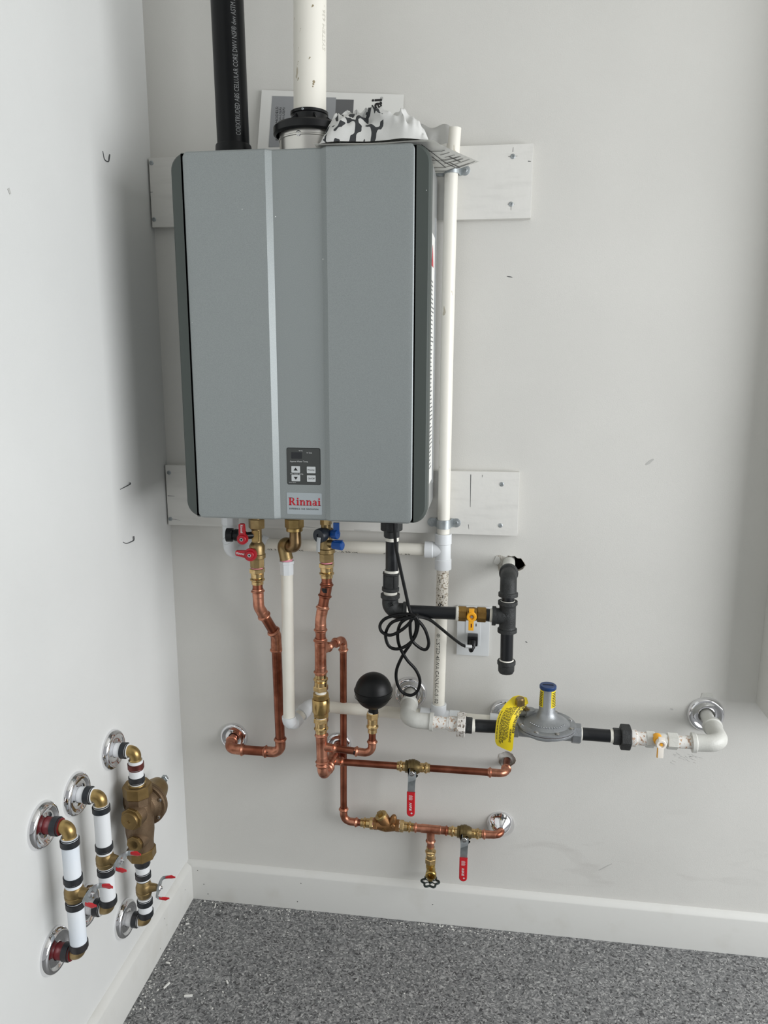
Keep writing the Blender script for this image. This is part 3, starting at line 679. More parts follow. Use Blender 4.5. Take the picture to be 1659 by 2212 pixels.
mr(590, 210, 729, 320, PAPERG, 'printed_block'); mr(729, 214, 767, 320, PAPERD, 'printed_block')
U_ = V((1, 0, 0)); 
def mline(s, u, v, size, m_, bold=0):
    a, b = (u-566)/306.0, 1-(v-198)/135.0; O = mpt(a, b, 0.0022); mb = MB()
    write(mb, s, size, lambda p, q: O+V((-q, 0.013*p/H_, p)), 'RIGHT', 1, bold); obj('lettering', mb, m_, mn)
mline('Rinnai', 826, 209, 0.030, INK, 0.0008); mline('®', 829, 205, 0.008, INKG)
mline('INDOOR MODELS:', 605, 232, 0.0082, INK); mline('REU-VC2837W-US(A)', 612, 234, 0.0068, INK); mline('REU-VC2500W-US(A)', 619, 234, 0.0068, INK)

ps = thing('drawing_sheet', 'sheet of drawings lying under the rag and curling off the heater', 'paper', (0.55, -0.2, Z1+0.004))
def sheet(u, v):
    xr = X1+0.003+0.0115*v/0.23+0.0; xr = X1+0.004+0.072*v
    x = 0.418+(xr-0.418)*u; y = -0.262+0.228*v
    z = Z1+0.0022+0.0008*math.sin(u*9+v*3)
    if x > X1+0.012: z += 0.30*(x-X1-0.012)
    if u < 0.12: z += (0.12-u)*0.02
    return V((x, y, z))
mb = MB(); mb.grid(sheet, 34, 8); bmx = mb.bm
gm = bmx.faces[:]; r_ = bmesh.ops.solidify(bmx, geom=gm, thickness=0.0005)
obj('paper', mb, PAPER, ps)
mb = MB()
def seg(u0, v0, u1, v1, t=0.0038):
    n = max(2, int(math.hypot(u1-u0, v1-v0)/0.03)); P = [(u0+(u1-u0)*k/n, v0+(v1-v0)*k/n) for k in range(n+1)]
    du, dv = u1-u0, v1-v0; L = math.hypot(du, dv); nu, nv = -dv/L*t, du/L*t*1.6
    for k in range(n):
        q = [(P[k][0]-nu, P[k][1]-nv), (P[k+1][0]-nu, P[k+1][1]-nv), (P[k+1][0]+nu, P[k+1][1]+nv), (P[k][0]+nu, P[k][1]+nv)]
        try: mb.bm.faces.new([mb.bm.verts.new(sheet(min(max(a, 0), 1), min(max(b, 0), 1))-V((0, 0, 0.0011))) for a, b in q])
        except ValueError: pass
for s_ in ((0.80, 0.80, 0.99, 0.80), (0.86, 0.55, 0.98, 0.62), (0.82, 0.95, 0.99, 0.93), (0.88, 0.66, 0.88, 0.95), (0.93, 0.5, 0.93, 0.78), (0.84, 0.68, 0.97, 0.70), (0.63, 0.30, 0.97, 0.30), (0.66, 0.45, 0.66, 0.80), (0.66, 0.80, 0.82, 0.80), (0.82, 0.80, 0.82, 0.45), (0.70, 0.50, 0.70, 0.9), (0.76, 0.55, 0.95, 0.62), (0.86, 0.1, 0.86, 0.9), (0.64, 0.1, 0.80, 0.14), (0.64, 0.92, 0.95, 0.92), (0.90, 0.4, 0.97, 0.4), (0.90, 0.5, 0.97, 0.52), (0.90, 0.6, 0.97, 0.62), (0.90, 0.7, 0.97, 0.72), (0.68, 0.2, 0.74, 0.24), (0.78, 0.3, 0.78, 0.45)):
    seg(*s_)
obj('drawing_line', mb, INK, ps)['kind'] = 'stuff'

def rag_z(u, v):
    e = [(0, .003), (.05, .026), (.13, .050), (.21, .060), (.30, .060), (.47, .058), (.60, .052), (.69, .057), (.76, .056), (.82, .044), (.89, .033), (.93, .021), (1.0, .003)]
    for i in range(len(e)-1):
        if e[i][0] <= u <= e[i+1][0]:
            t = (u-e[i][0])/(e[i+1][0]-e[i][0]); return e[i][1]+(e[i+1][1]-e[i][1])*(t*t*(3-2*t))
    return e[-1][1]
def rag(u, v):
    x = 0.424+0.196*u; y = -0.2560+0.150*v
    b = (min(1, (v+0.002)/0.22)**0.6)*(1-0.75*max(0, (v-0.5)/0.5)**1.5)
    n1 = noise.noise(V((u*3.2+v*1.5, v*4.0-u*1.2, 0.3))); n2 = noise.noise(V((u*6.0+v*6.5, v*5.0-u*5.5, 3.1))); n3 = noise.noise(V((u*9-v*6, v*9+u*4, 7.7)))
    f = 0.012*n1+0.017*(0.35-abs(n2)*2.0)+0.007*(0.3-abs(n3)*1.6)
    edge = min(1, u/0.08, (1-u)/0.08)
    z = rag_z(u, v)*b*1.02+f*min(1, v/0.22)*edge
    y -= (0.012*n1+0.007*math.sin(v*17+5*n1+u*6)*min(1, v*5)*(1-v))*edge
    p = V((x+0.010*n2*edge*min(1, v*4), y, Z1+0.0045+max(0.0004, z)))
    return p
rg = thing('rag', 'crumpled grey-white rag printed with black on top of the heater', 'rag', (0.54, -0.19, Z1+0.004))
mb = MB(); nu, nv = 110, 46; mb.grid(lambda a, b: rag(a, b), nu, nv)
uvl = mb.bm.loops.layers.uv.new('UVMap'); mb.bm.verts.index_update()
for f in mb.bm.faces:
    for lp in f.loops:
        i = lp.vert.index; lp[uvl].uv = ((i//(nv+1))/nu, (i % (nv+1))/nv*0.5)
obj('cloth', mb, RAG, rg, sharp=2.5)
def flap(u, v):   # thin end of the rag trailing over the pipe end
    x = 0.590+0.060*u; y = -0.175-0.040*(1-v)+0.006*math.sin(u*11)*(1-v)
    z = Z1+0.047-0.004*u*u-0.040*(1-v)**1.3+0.004*math.sin(u*8+1)*v
    return V((x, y, z+0.004))
mb = MB(); mb.grid(flap, 40, 14); g = bmesh.ops.solidify(mb.bm, geom=mb.bm.faces[:], thickness=0.0012); obj('trailing_end', mb, mat('plain_rag', (206, 206, 203), 0.9), rg, sharp=2.5)
# ------------------------------------------------------------------ escutcheons on the back wall
escutcheon((0.1361, 0.0000, 0.4535), (0, -1, 0), 0.0350, 0.0112, 'chrome escutcheon behind the left copper elbow on the back wall', 'rim')
escutcheon((0.3987, 0.0000, 0.4537), (0, -1, 0), 0.0300, 0.0112, 'chrome escutcheon half hidden behind the thin upright copper pipe', 'rim')
escutcheon((0.7874, 0.0000, 0.2756), (0, -1, 0), 0.0330, 0.0085, 'domed chrome escutcheon at the lowest copper elbow', 'domed')
escutcheon((0.5699, 0.0000, 0.5969), (0, -1, 0), 0.0385, 0.0170, 'chrome escutcheon behind the black cord loop', 'rim')
escutcheon((0.7905, 0.0000, 0.5565), (0, -1, 0), 0.0370, 0.0170, 'chrome escutcheon half hidden behind the yellow tag', 'rim')
escutcheon((1.2284, 0.0000, 0.5882), (0, -1, 0), 0.0400, 0.0170, 'chrome escutcheon at the far right painted elbow', 'rim')
mb = MB(); mb.prism([(1.2140, -0.0010, 0.6196), (1.2175, -0.0010, 0.6373), (1.2379, -0.0010, 0.6376), (1.2452, -0.0010, 0.6195), (1.2406, -0.0010, 0.6170), (1.2311, -0.0010, 0.6262), (1.2206, -0.0010, 0.6222)], (0, 0.001, 0)); struct('wall_patch', mb, PAINTP, wb)

# ------------------------------------------------------------------ drain pipework in cream plastic
R3 = 0.01335
dr = thing('condensate_drain', 'cream plastic drain pipe strapped upright right of the heater', 'drain pipe', (0.6443, -0.0360, 0.9483))
yd = -0.0345
ptop, p1, p2 = V((0.6510, -0.0345, 1.8072)), V((0.6458, -0.0345, 1.7190)), V((0.6421, -0.0345, 0.9853))
mb = MB(); mb.sweep([ptop, p1, V((0.6437, -0.0345, 1.3845)), p2], R3, 24); obj('pipe', mb, PVCS, dr, 'scuffed upper length of cream pipe')
t0, t1 = V((0.6421, -0.0360, 0.9867)), V((0.6430, -0.0370, 0.9076)); tb = V((0.6026, -0.0360, 0.9499)); tc_ = V((0.6425, -0.0360, 0.9503)); 
mb = MB(); mb.sweep(rpath([t0, t1], .01), rf_sock(0.0152, 0.0032, 0.022)); mb.sweep(rpath([tb, tc_], .01), lambda t, L: 0.0185 if t < 0.018 else 0.0168); obj('tee', mb, PVCW, dr)
b0, b1 = V((0.6425, -0.0370, 0.9076)), V((0.6386, -0.0440, 0.5908))
pipe('pipe', b0.lerp(b1, -0.01), b0.lerp(b1, 0.30), R3, PVCM, dr, 'mottled worn stretch of cream pipe')
pipe('pipe', b0.lerp(b1, 0.30), b1, R3*1.001, PVC, dr, 'printed lower length of cream pipe')
mb = MB(); ax = (b1-b0).normalized(); N = V((-0.36, -0.93, 0)); f = wrap(b0+ax*0.012, ax, N, R3)
for s, a in (('L', 0.008), ('1', 0.028), ('7', 0.043), ('6', 0.062), ('5', 0.080)): write(mb, s, 0.0155, (lambda ff, aa: (lambda p, q: ff(p+aa, q-0.002)))(f, a), 'LEFT', 1.15)
f2 = wrap(b0+ax*0.145, ax, N, R3); write(mb, '® LISTED 45WA CAN/ULC-S102', 0.0118, lambda p, q: f2(p, q-0.004), 'LEFT', 1.0)
obj('lettering', mb, INK, dr)
# lower tee and run
q0 = V((0.6386, -0.0440, 0.5931)); q1 = V((0.6380, -0.0440, 0.5602))
mb = MB(); mb.rev(q0, q1-q0, [(0, 0.0172), (0.001, 0.0178), (0.03, 0.0178), (0.034, 0.0165)], 28); la = V((0.5972, -0.0440, 0.5631)); lb_ = V((0.6859, -0.0440, 0.5602)); mb.sweep(rpath([la, lb_], .01), rf_sock(0.0142, 0.0032, 0.022)); obj('tee', mb, PVCW, dr)
pipe('pipe', (0.3372, -0.0440, 0.5687), (0.5994, -0.0440, 0.5626), R3, PVC, dr); pipe('pipe', (0.6838, -0.0440, 0.5601), (0.7588, -0.0440, 0.5586), R3, PVC, dr)
elbow([(0.7546, -0.0440, 0.5589), (0.7929, -0.0440, 0.5577), (0.7905, -0.0010, 0.5570)], 0.0142, 0.018, PVCW, dr, rf_sock)
# upper horizontal branch towards the trap
pipe('pipe', (0.2412, -0.0360, 0.9499), (0.6056, -0.0360, 0.9497), R3, PVC, dr, 'printed horizontal cream pipe under the heater')
mb = MB(); ha, hb_ = V((0.2412, -0.0360, 0.9499)), V((0.6056, -0.0360, 0.9497)); f = wrap(ha, hb_-ha, V((0, -0.55, -0.83)), R3); Lh = (hb_-ha).length

for s, a_ in (('03 2', 0.006), ('355', 0.072), ('25-17-10 3P (M', 0.138), ('CT)P<N. 03', 0.270)):
    mb = MB(); write(mb, s, 0.0125, (lambda o_: (lambda p, q: f(p+o_, q-0.004)))(a_), 'LEFT', 0.95); obj('lettering', mb, INK, dr)
for nm, lab, yy, uu, c in (('pipe_strap', 'zinc pipe strap on the upper board beside the heater', -0.0195, 0, (975.5, 365)), ('pipe_strap', 'zinc pipe strap on the lower board above the white tee', -0.0195, 0, (958.3, 1131.5))):
    root = None
def strap(c, label):
    c = V(c); root = thing('pipe_strap', label, 'pipe strap', (c.x, -0.0195, c.z), 'two-ear zinc pipe straps')
    hw = 0.0105; prof = []
    r = R3+0.0012; yb = -0.0200
    pts = [(-0.0335, yb), (-0.0185, yb)]+[(-r*math.cos(PI*k/14), -0.0345-r*math.sin(PI*k/14)) for k in range(15)]
    pts[2:2] = [(-r-0.0018, yb-0.004)]; pts += [(r+0.0018, yb-0.004), (0.0185, yb), (0.0335, yb)]
    mb = MB(); rings = []
    for i, (px, py) in enumerate(pts):
        a = pts[max(i-1, 0)]; b = pts[min(i+1, len(pts)-1)]; d = V((b[0]-a[0], b[1]-a[1], 0)).normalized(); n = V((d.y, -d.x, 0))*0.0009
        w = hw*(0.45 if i in (0, len(pts)-1) else (0.95 if i in (1, len(pts)-2) else 0.92)); p = V((c.x+px, py, c.z))
        rings.append([p+n+V((0, 0, w)), p-n+V((0, 0, w)), p-n-V((0, 0, w)), p+n-V((0, 0, w))])
    mb.loft(rings); 
    for s in (-1, 1): mb.rev((c.x+s*0.0265, yb+0.001, c.z), (0, -1, 0), [(0, 0.0100), (0.0020, 0.0100), (0.0022, 0.0096)], 24)
    obj('band', mb, ZINC, root)
    for s in (-1, 1): screw((c.x+s*0.0262, yb-0.0014, c.z), (0, -1, 0), root, 0.0048)
strap((0.6465, -0.0345, 1.7320), 'zinc pipe strap on the upper board beside the heater')
strap((0.6425, -0.0345, 1.0086), 'zinc pipe strap on the lower board above the white tee')

# white trap at the left
tr = thing('condensate_trap', 'white moulded condensate trap hanging left of the red-handled valve', 'trap', (0.1852, -0.0600, 0.9482))
mb = MB(); mb.sweep(rpath([(0.1737, -0.0750, 1.0166), (0.1739, -0.0750, 0.9408), (0.2063, -0.0600, 0.9362), (0.2081, -0.0440, 0.9538)], 0.0160), lambda t, L: 0.0165 if t < 0.018 else (0.0178 if t < L-0.012 else 0.0165), 24)
obj('trap_body', mb, PVCW, tr)
mb = MB(); mb.sweep(rpath([(0.2065, -0.0500, 0.9445), (0.2114, -0.0400, 0.9594), (0.2423, -0.0360, 0.9499)], 0.012), rf_sock(0.0140, 0.0032, 0.012), 24); obj('outlet_elbow', mb, PVCW, tr)
mb = MB(); mb.rev((0.1735, -0.0750, 1.0124), (0, 0, 1), [(-0.012, 0.0165), (-0.010, 0.0190), (0.02, 0.0190), (0.022, 0.017)], 10); obj('union_collar', mb, PVCW, tr)

# relief line: union, brass elbows, cream pipe
rl = thing('relief_elbow', 'brass union and double elbow under the middle of the heater', 'brass fitting', (0.3330, -0.1200, 0.9982))
c0 = V((0.3337, -0.1300, 1.0244)); dz = V((0, 0, -1))
mb = MB(); mb.rev(c0, dz, [(-0.034, 0.0120), (0.0, 0.0120)], 24); obj('inlet_neck', mb, BRASSD, rl); c0 = c0+V((0, 0, 0.006))
mb = MB(); mb.hexa(c0, dz, 0, 0.020, 0.0200, 6, 0.0015, 0.35); mb.rev(c0, dz, [(0.018, 0.0165), (0.0195, 0.0170), (0.0200, 0.0175), (0.0265, 0.0175), (0.0275, 0.0160)], 28); obj('union_nut', mb, BRASSU, rl)
cb = V((c0.x+0.0018, c0.y, c0.z-0.026)); e1 = V((0.3350, -0.1300, 0.9662)); e2 = V((0.3017, -0.1080, 0.9720)); e3 = V((0.3090, -0.1080, 0.9353))
mb = MB(); mb.sweep(rpath([cb, e1, e1.lerp(e2, 0.62)], 0.011), lambda t, L: 0.0120+0.0010*min(1, t/0.03), 26); obj('street_elbow', mb, mat('dark_brass', (140, 116, 84), 0.3, 1.0, (104, 84, 58), 40, 0.4, 0.7), rl)
e2.z += 0.001
mb = MB(); mb.sweep(rpath([e1.lerp(e2, 0.45), e2, e3], 0.010), lambda t, L: 0.0160 if t < 0.006 else (0.0142 if t < L-0.003 else 0.0148), 26); obj('elbow', mb, BRASSD, rl)
mb = MB(); mb.rev(e3+V((0, 0, 0.001)), dz, [(0, 0.0125), (0.008, 0.0128)], 24); obj('thread_tape', mb, PINK, rl)
rp_ = thing('relief_pipe', 'cream plastic relief pipe dropping left of the copper risers', 'pipe', (0.3100, -0.1080, 0.9333))
g0 = V((0.3093, -0.1080, 0.9322)); g1 = V((0.3093, -0.1080, 0.9021)); g2 = V((0.3062, -0.1080, 0.5691)); g3 = V((0.3067, -0.1080, 0.5433))
mb = MB(); mb.rev(g0, g1-g0, [(0, 0.0160), (0.001, 0.0168), (0.006, 0.0168), (0.007, 0.0156), ((g1-g0).length, 0.0152)], 8, True, 0.2); obj('threaded_adapter', mb, PVCW, rp_)
pipe('tube', g1, g2, R3*0.985, PVC, rp_)
g4 = V((0.3372, -0.0440, 0.5687))
elbow([g2+V((0, 0, 0.001)), g3, g3.lerp(g4, 0.42)], 0.0135, 0.016, PVCW, rp_, lambda r: rf_sock(r, 0.0028, 0.018))
pipe('tube', g3.lerp(g4, 0.35), g3.lerp(g4, 0.8), R3*0.98, PVC, rp_)
g5 = V((0.3857, -0.0440, 0.5679)); elbow([g3.lerp(g4, 0.58), g4, g4.lerp(g5, 0.62)], 0.0140, 0.016, PVCW, rp_, lambda r: rf_sock(r, 0.0028, 0.016))

# ------------------------------------------------------------------ hot service valve (red levers)
def lever(hub, ang, L, w, m_, parent, nm, text=None, r=0.0118, th=0.007):
    hub = V(hub); d = V((math.cos(ang), 0, math.sin(ang))); n = V((-d.z, 0, d.x)); pts = []
    a0 = 0.62
    for k in range(17):
        t = a0+(2*PI-2*a0)*k/16; pts.append(hub+d*(r*math.cos(t))+n*(r*math.sin(t)))
    pts += [hub+d*(L*0.96)-n*w*0.5, hub+d*L-n*w*0.3, hub+d*L+n*w*0.3, hub+d*(L*0.96)+n*w*0.5]
    mb = MB(); mb.prism([p+V((0, -th/2, 0)) for p in pts], (0, th, 0)); mb.rev(hub, (0, -1, 0), [(0, 0.0098), (th/2+0.0035, 0.0092), (th/2+0.0045, 0.008)], 24)
    o = obj(nm, mb, m_, parent)
    mb = MB(); mb.rev(hub+V((0, -th/2-0.0046, 0)), (0, -1, 0), [(0, 0.0040), (0.001, 0.0038), (0.001, 0.0018), (0.0, 0.0016)], 16); obj('screw', mb, ZINC, o)
    if text:
        mb = MB(); A = d if text[1] > 0 else -d; U = V((0, -1, 0)).cross(A) if False else (V((-A.z, 0, A.x)))
        O = hub+d*(0.011 if text[1] > 0 else L*0.94)+V((0, -th/2, 0))-U*0.0022
        write(mb, text[0], 0.0072, flat(O, A, U), 'LEFT', 1.0, 0.00015); obj('lettering', mb, INKW, o)
    return o
hv = thing('hot_service_valve', 'brass service valve with two red levers and black drain cap', 'valve', (0.2484, -0.1200, 0.9954))
h0 = V((0.2481, -0.1200, 1.0177)); hend = V((0.2470, -0.1200, 0.9185)); ax = (hend-h0).normalized(); L = (hend-h0).length
def zt(v, u=555, y=-0.12): return None
mb = MB(); mb.hexa(h0, ax, -0.008, 0.0135, 0.0175, 6, 0.0015, 0.5); mb.rev(h0, ax, [(-0.034, 0.0125), (-0.007, 0.0125)], 24); mb.rev(h0, ax, [(0.0130, 0.0125), (0.0140, 0.0108), (0.043, 0.0108), (0.0445, 0.0125), (0.0515, 0.0168), (0.0690, 0.0168), (0.0700, 0.0182), (0.0780, 0.0180), (0.0795, 0.0150)], 28); obj('valve_body', mb, BRASSD, hv)
mb = MB(); cc = h0+ax*0.0285+V((0, -0.006, 0)); mb.box(cc, (0.015, 0.012, 0.024), None, 0.001); obj('square_boss', mb, BRASSU, hv)
mb = MB(); mb.hexa(h0, ax, 0.0785, L, 0.0158, 8, 0.0012, 0.2); obj('end_hexagon', mb, BRASSD, hv)
pc = V((0.2263, -0.1500, 0.9873)); pb = h0+ax*0.028
mb = MB(); mb.rev(pb, (pc-pb)+V((0, 0.012, 0.004)), [(0, 0.0075), (0.024, 0.0075), (0.025, 0.010), (0.030, 0.010)], 20); obj('drain_port', mb, BLACK, hv)
mb = MB(); bc = V((0.2101, -0.1260, 0.9894)); mb.rev(bc, (-1, -0.12, 0.02), [(0, 0.0130), (0.009, 0.0130), (0.0095, 0.0112), (0.0125, 0.0112), (0.013, 0.0150), (0.026, 0.0150), (0.027, 0.0138)], 26); obj('drain_cap', mb, BLACK, hv)
mb = MB(); mb.sweep(rpath([bc+V((-0.012, -0.013, 0.010)), (0.1755, -0.1400, 0.9792), (0.1833, -0.1400, 0.9693), bc+V((-0.010, -0.012, -0.012))], 0.008, 0.002), 0.0005, 8); obj('cap_strap', mb, CLEAR, hv)
lever(pc, PI/2+0.02, 0.0330, 0.0120, REDM, hv, 'lever', ('Rinnai', -1))
lc = V((0.2417, -0.1480, 0.9531)); mb = MB(); mb.rev(lc+V((0, 0.028, 0)), (0, -1, 0), [(0, 0.0105), (0.026, 0.0095)], 20); obj('stem', mb, BRASSD, hv)
lever(lc, PI-0.10, 0.0320, 0.0110, REDM, hv, 'lever', ('Rinnai', -1), 0.0138)

# ------------------------------------------------------------------ cold service valve (blue levers)
cv = thing('cold_service_valve', 'brass service valve with two blue levers and round black cap', 'valve', (0.4014, -0.1200, 1.0004))
k0 = V((0.3997, -0.1200, 1.0224)); kend = V((0.4001, -0.1200, 0.9367)); ax = (kend-k0).normalized(); L = (kend-k0).length
mb = MB(); mb.hexa(k0, ax, -0.008, 0.006, 0.0125, 6, 0.0015, 0.1); mb.rev(k0, ax, [(-0.034, 0.0115), (0.010, 0.0105), (0.031, 0.0110), (0.036, 0.0130), (0.045, 0.0145), (0.056, 0.0160), (0.0575, 0.0183), (0.0660, 0.0180), (0.0675, 0.0150)], 28); obj('valve_body', mb, BRASSD, cv)
mb = MB(); mb.hexa(k0, ax, 0.0670, L, 0.0158, 8, 0.0012, 0.1); obj('end_hexagon', mb, BRASSD, cv)
bc = V((0.3917, -0.1520, 0.9993)); d = V((-0.42, -0.90, -0.06)).normalized()
mb = MB(); mb.rev(bc-d*0.026, d, [(0, 0.0110), (0.012, 0.0110), (0.013, 0.0150), (0.026, 0.0152), (0.028, 0.0140), (0.0282, 0.0050), (0.0255, 0.0040)], 28); obj('drain_cap', mb, mat('blue_black_plastic', (26, 34, 44), 0.36), cv)
mb = MB(); mb.rev(bc-d*0.030, d, [(-0.012, 0.0085), (0.006, 0.0085)], 20); obj('drain_port', mb, BRASSD, cv)
mb = MB(); mb.sweep([V((0.3931, -0.1580, 0.9977)), V((0.3911, -0.1570, 0.9837)), V((0.3888, -0.1500, 0.9651))], 0.0040, 8, True, 0.25, (0, 1, 0)); obj('cap_strap', mb, CLEAR, cv)
mb = MB(); c_ = V((0.4238, -0.1320, 0.9998)); mb.rev(c_+V((-0.014, 0.004, 0)), (1, -0.35, 0), [(0, 0.008), (0.006, 0.0080), (0.0065, 0.0100), (0.0185, 0.0104), (0.020, 0.0092)], 12)
mb.box(c_+V((0.001, -0.001, 0.013)), (0.0125, 0.0075, 0.024), None, 0.0015); lv = obj('lever', mb, BLUE, cv)
mb = MB(); c_ = V((0.4321, -0.1400, 0.9771)); mb.rev(c_+V((-0.014, 0.004, 0.001)), (1, -0.30, -0.03), [(0, 0.0095), (0.021, 0.0100), (0.023, 0.0085)], 8)
mb.box(c_+V((-0.003, 0.004, 0.006)), (0.019, 0.010, 0.010), None, 0.002); obj('lever', mb, BLUE, cv)
mb = MB(); mb.rev(c_+V((-0.026, 0.010, 0.003)), (1, -0.3, 0), [(0, 0.007), (0.014, 0.0066)], 16); obj('stem', mb, BRASSD, cv)

# ------------------------------------------------------------------ hot copper line
RP, RS = 0.01111, 0.00794
hc = thing('hot_copper_line', 'copper pipe line from the red-handled valve to the far left escutcheon', 'copper pipe', (0.2470, -0.1200, 0.9174))
a0 = V((0.2466, -0.1200, 0.9205)); a1 = V((0.2461, -0.1200, 0.8800)); a2 = V((0.2473, -0.1200, 0.8286)); a3 = V((0.2717, -0.0780, 0.7496)); a4 = V((0.2675, -0.0500, 0.4463)); a5 = V((0.1382, -0.0500, 0.4470)); a6 = V((0.1364, -0.0010, 0.4540))
mb = MB(); mb.rev(a0, a1-a0, [(0, 0.0122), (0.006, 0.0128)], 22); obj('thread_tape', mb, PINK, hc)
adapter(a0.lerp(a1, 0.10), a1, RP, hc)
mb = MB(); mb.sweep(rpath([a1, a2, a3, a4, a5, a6], 0.020, 0.003), RP, 24); obj('tube', mb, COPPERD, hc)
elbow([lerp(a2, a1, 0.80), a2, lerp(a2, a3, 0.36)], RP, 0.022, COPPER, hc)
elbow([lerp(a3, a2, 0.20), a3, lerp(a3, a4, 0.135)], RP, 0.022, COPPER, hc)
elbow(legs(a3, a4, a5, 0.042, 0.042), RP, 0.021, COPPER, hc); elbow(legs(a4, a5, a6, 0.040, 0.034), RP, 0.019, COPPER, hc)
mb = MB(); f = wrap(lerp(a4, a5, 0.245), (a5-a4)*-1, V((0, -1, 0.1)), RP+0.0013); mb.prism([f(0, -0.0045), f(0.004, -0.0045), f(0.004, 0.0045), f(0, 0.0045)], (0, 0.0004, 0)); obj('size_sticker', mb, BLACK, hc)

# ------------------------------------------------------------------ cold copper line
cc = thing('cold_copper_line', 'copper riser with many press fittings from the blue-handled valve', 'copper pipe', (0.3996, -0.1200, 0.9357))
b0 = V((0.4001, -0.1200, 0.9367)); b1_ = V((0.3999, -0.1200, 0.9010)); b2 = V((0.3993, -0.1200, 0.8824)); b3 = V((0.3860, -0.1240, 0.8083)); b4 = V((0.3837, -0.1250, 0.6387))
mb = MB(); mb.rev(b0, b1_-b0, [(0, 0.0120), (0.005, 0.0126)], 22); obj('thread_tape', mb, PINK, cc)
adapter(b0.lerp(b1_, 0.08), b1_, RP, cc)
mb = MB(); mb.sweep(rpath([b1_, b2, b3, (0.3842, -0.1250, 0.6767)], 0.022, 0.003), RP, 24); obj('tube', mb, COPPERD, cc)
elbow([lerp(b2, b1_, 0.45), b2, lerp(b2, b3, 0.36)], RP, 0.02, COPPERD, cc)
mb = MB(); f = wrap(lerp(b2, b3, 0.02), (0, 0, -1), V((-0.2, -1, 0.0)), RP+0.0019); mb.grid(lambda a, b: f(0.010*a, -0.006+0.012*b), 2, 6); obj('size_sticker', mb, BLACK, cc)
elbow([lerp(b3, b2, 0.42), b3, lerp(b3, b4, 0.17)], RP, 0.022, COPPER, cc)
T = lambda v: V((0.3868, -0.1250, 0.8483))
def vz(v0, u=692.5):  # helper kept in metres: point on the riser between its ends
    return None
ta, tb_ = V((0.3851, -0.1250, 0.7665)), V((0.3845, -0.1250, 0.6832))
mb = MB(); mb.sweep(rpath([ta, tb_], .01), rf_press(RP+0.0006)); br0 = lerp(ta, tb_, 0.36); br1 = V((0.4179, -0.0360, 0.7337))
mb.sweep(rpath([br0, br0.lerp(br1, 0.40)], .01), lambda t, L: 0.0105 if t < L*0.55 else (RS+0.0012+0.0028*max(0, math.sin(PI*(t-L*0.72)/0.006)) if L*0.72 < t < L*0.72+0.006 else RS+0.0014), 22)
obj('tee', mb, COPPER, cc)
adapter((0.3843, -0.1250, 0.6453), (0.3845, -0.1250, 0.6832), RP, cc)
mb = MB(); mb.rev((0.3843, -0.1250, 0.6474), dz, [(0, 0.0120), (0.010, 0.0122)], 22); obj('thread_tape', mb, WTAPE, cc)
# branch: thin copper rising to an elbow, then dropping to the low line
thn = thing('recirculation_pipe', 'thin upright copper pipe looping out of the cold riser', 'copper pipe', (0.4179, -0.0360, 0.7332))
d3 = V((0.4151, -0.0380, 0.2740)); d4 = V((0.4691, -0.0400, 0.2737))
mb = MB(); mb.sweep(rpath([br0.lerp(br1, 0.35), br1, d3, d4], 0.014, 0.004), RS, 22); obj('tube', mb, COPPERD, thn)
elbow(legs(br0, br1, d3, 0.038, 0.032), RS, 0.015, COPPER, thn); elbow(legs(br1, d3, d4, 0.036, 0.036), RS, 0.018, COPPER, thn)

# in-line check valve
ck = thing('spring_check_valve', 'cylindrical brass check valve in the middle of the cold riser', 'valve', (0.3842, -0.1250, 0.6387))
s0 = V((0.3842, -0.1250, 0.6387)); s1 = V((0.3838, -0.1250, 0.5839)); L = (s1-s0).length; d = s1-s0
mb = MB(); mb.hexa(s0, d, 0, 0.24*L, 0.0182, 8, 0.0015, 0.1); mb.rev(s0, d, [(0.23*L, 0.0182), (0.26*L, 0.0193), (0.78*L, 0.0193), (0.82*L, 0.0180)], 36); mb.hexa(s0, d, 0.81*L, L, 0.0172, 8, 0.0012, 0.1); obj('valve_body', mb, mat('polished_brass', (206, 176, 118), 0.26, 1.0, (170, 142, 92), 30, 0.4, 0.7, stretch=(1, 1, 0.1)), ck)

# lower part of the cold riser, back elbow, tees
lc_ = thing('cold_inlet_manifold', 'copper tees and elbow below the brass check valve', 'copper pipe', (0.3848, -0.1260, 0.5257))
m0, m1, m2, m3 = V((0.3838, -0.1250, 0.5806)), V((0.3838, -0.1250, 0.5440)), V((0.3871, -0.1300, 0.4391)), V((0.3989, -0.0010, 0.4543))
mb = MB(); mb.rev((0.3838, -0.1250, 0.5850), dz, [(0, 0.0120), (0.008, 0.0122)], 22); obj('thread_tape', mb, WTAPE, lc_)
adapter(m0, m1, RP, lc_)
mb = MB(); mb.sweep(rpath([m1, m2, m3], 0.016, 0.003), RP, 24); obj('tube', mb, COPPERD, lc_)
ba = V((0.3963, -0.1260, 0.5120)); arr1 = V((0.4972, -0.1200, 0.4998))
mb = MB(); ta, tb_ = V((0.3843, -0.1260, 0.5446)), V((0.3860, -0.1280, 0.4707)); mb.sweep(rpath([ta, tb_], .01), rf_press(RP+0.0006)); tm = lerp(ta, tb_, 0.44)
mb.sweep(rpath([tm, lerp(tm, arr1, 0.30)], .01), lambda t, L: 0.0118-0.0028*min(1, t/0.020) if t < 0.022 else (RS+0.0012+0.0026*max(0, math.sin(PI*(t-(L-0.009))/0.006)) if L-0.009 < t < L-0.003 else RS+0.0012), 22); obj('tee', mb, COPPER, lc_)
elbow(legs(m1, m2, m3, 0.034, 0.036), RP, 0.018, COPPER, lc_)
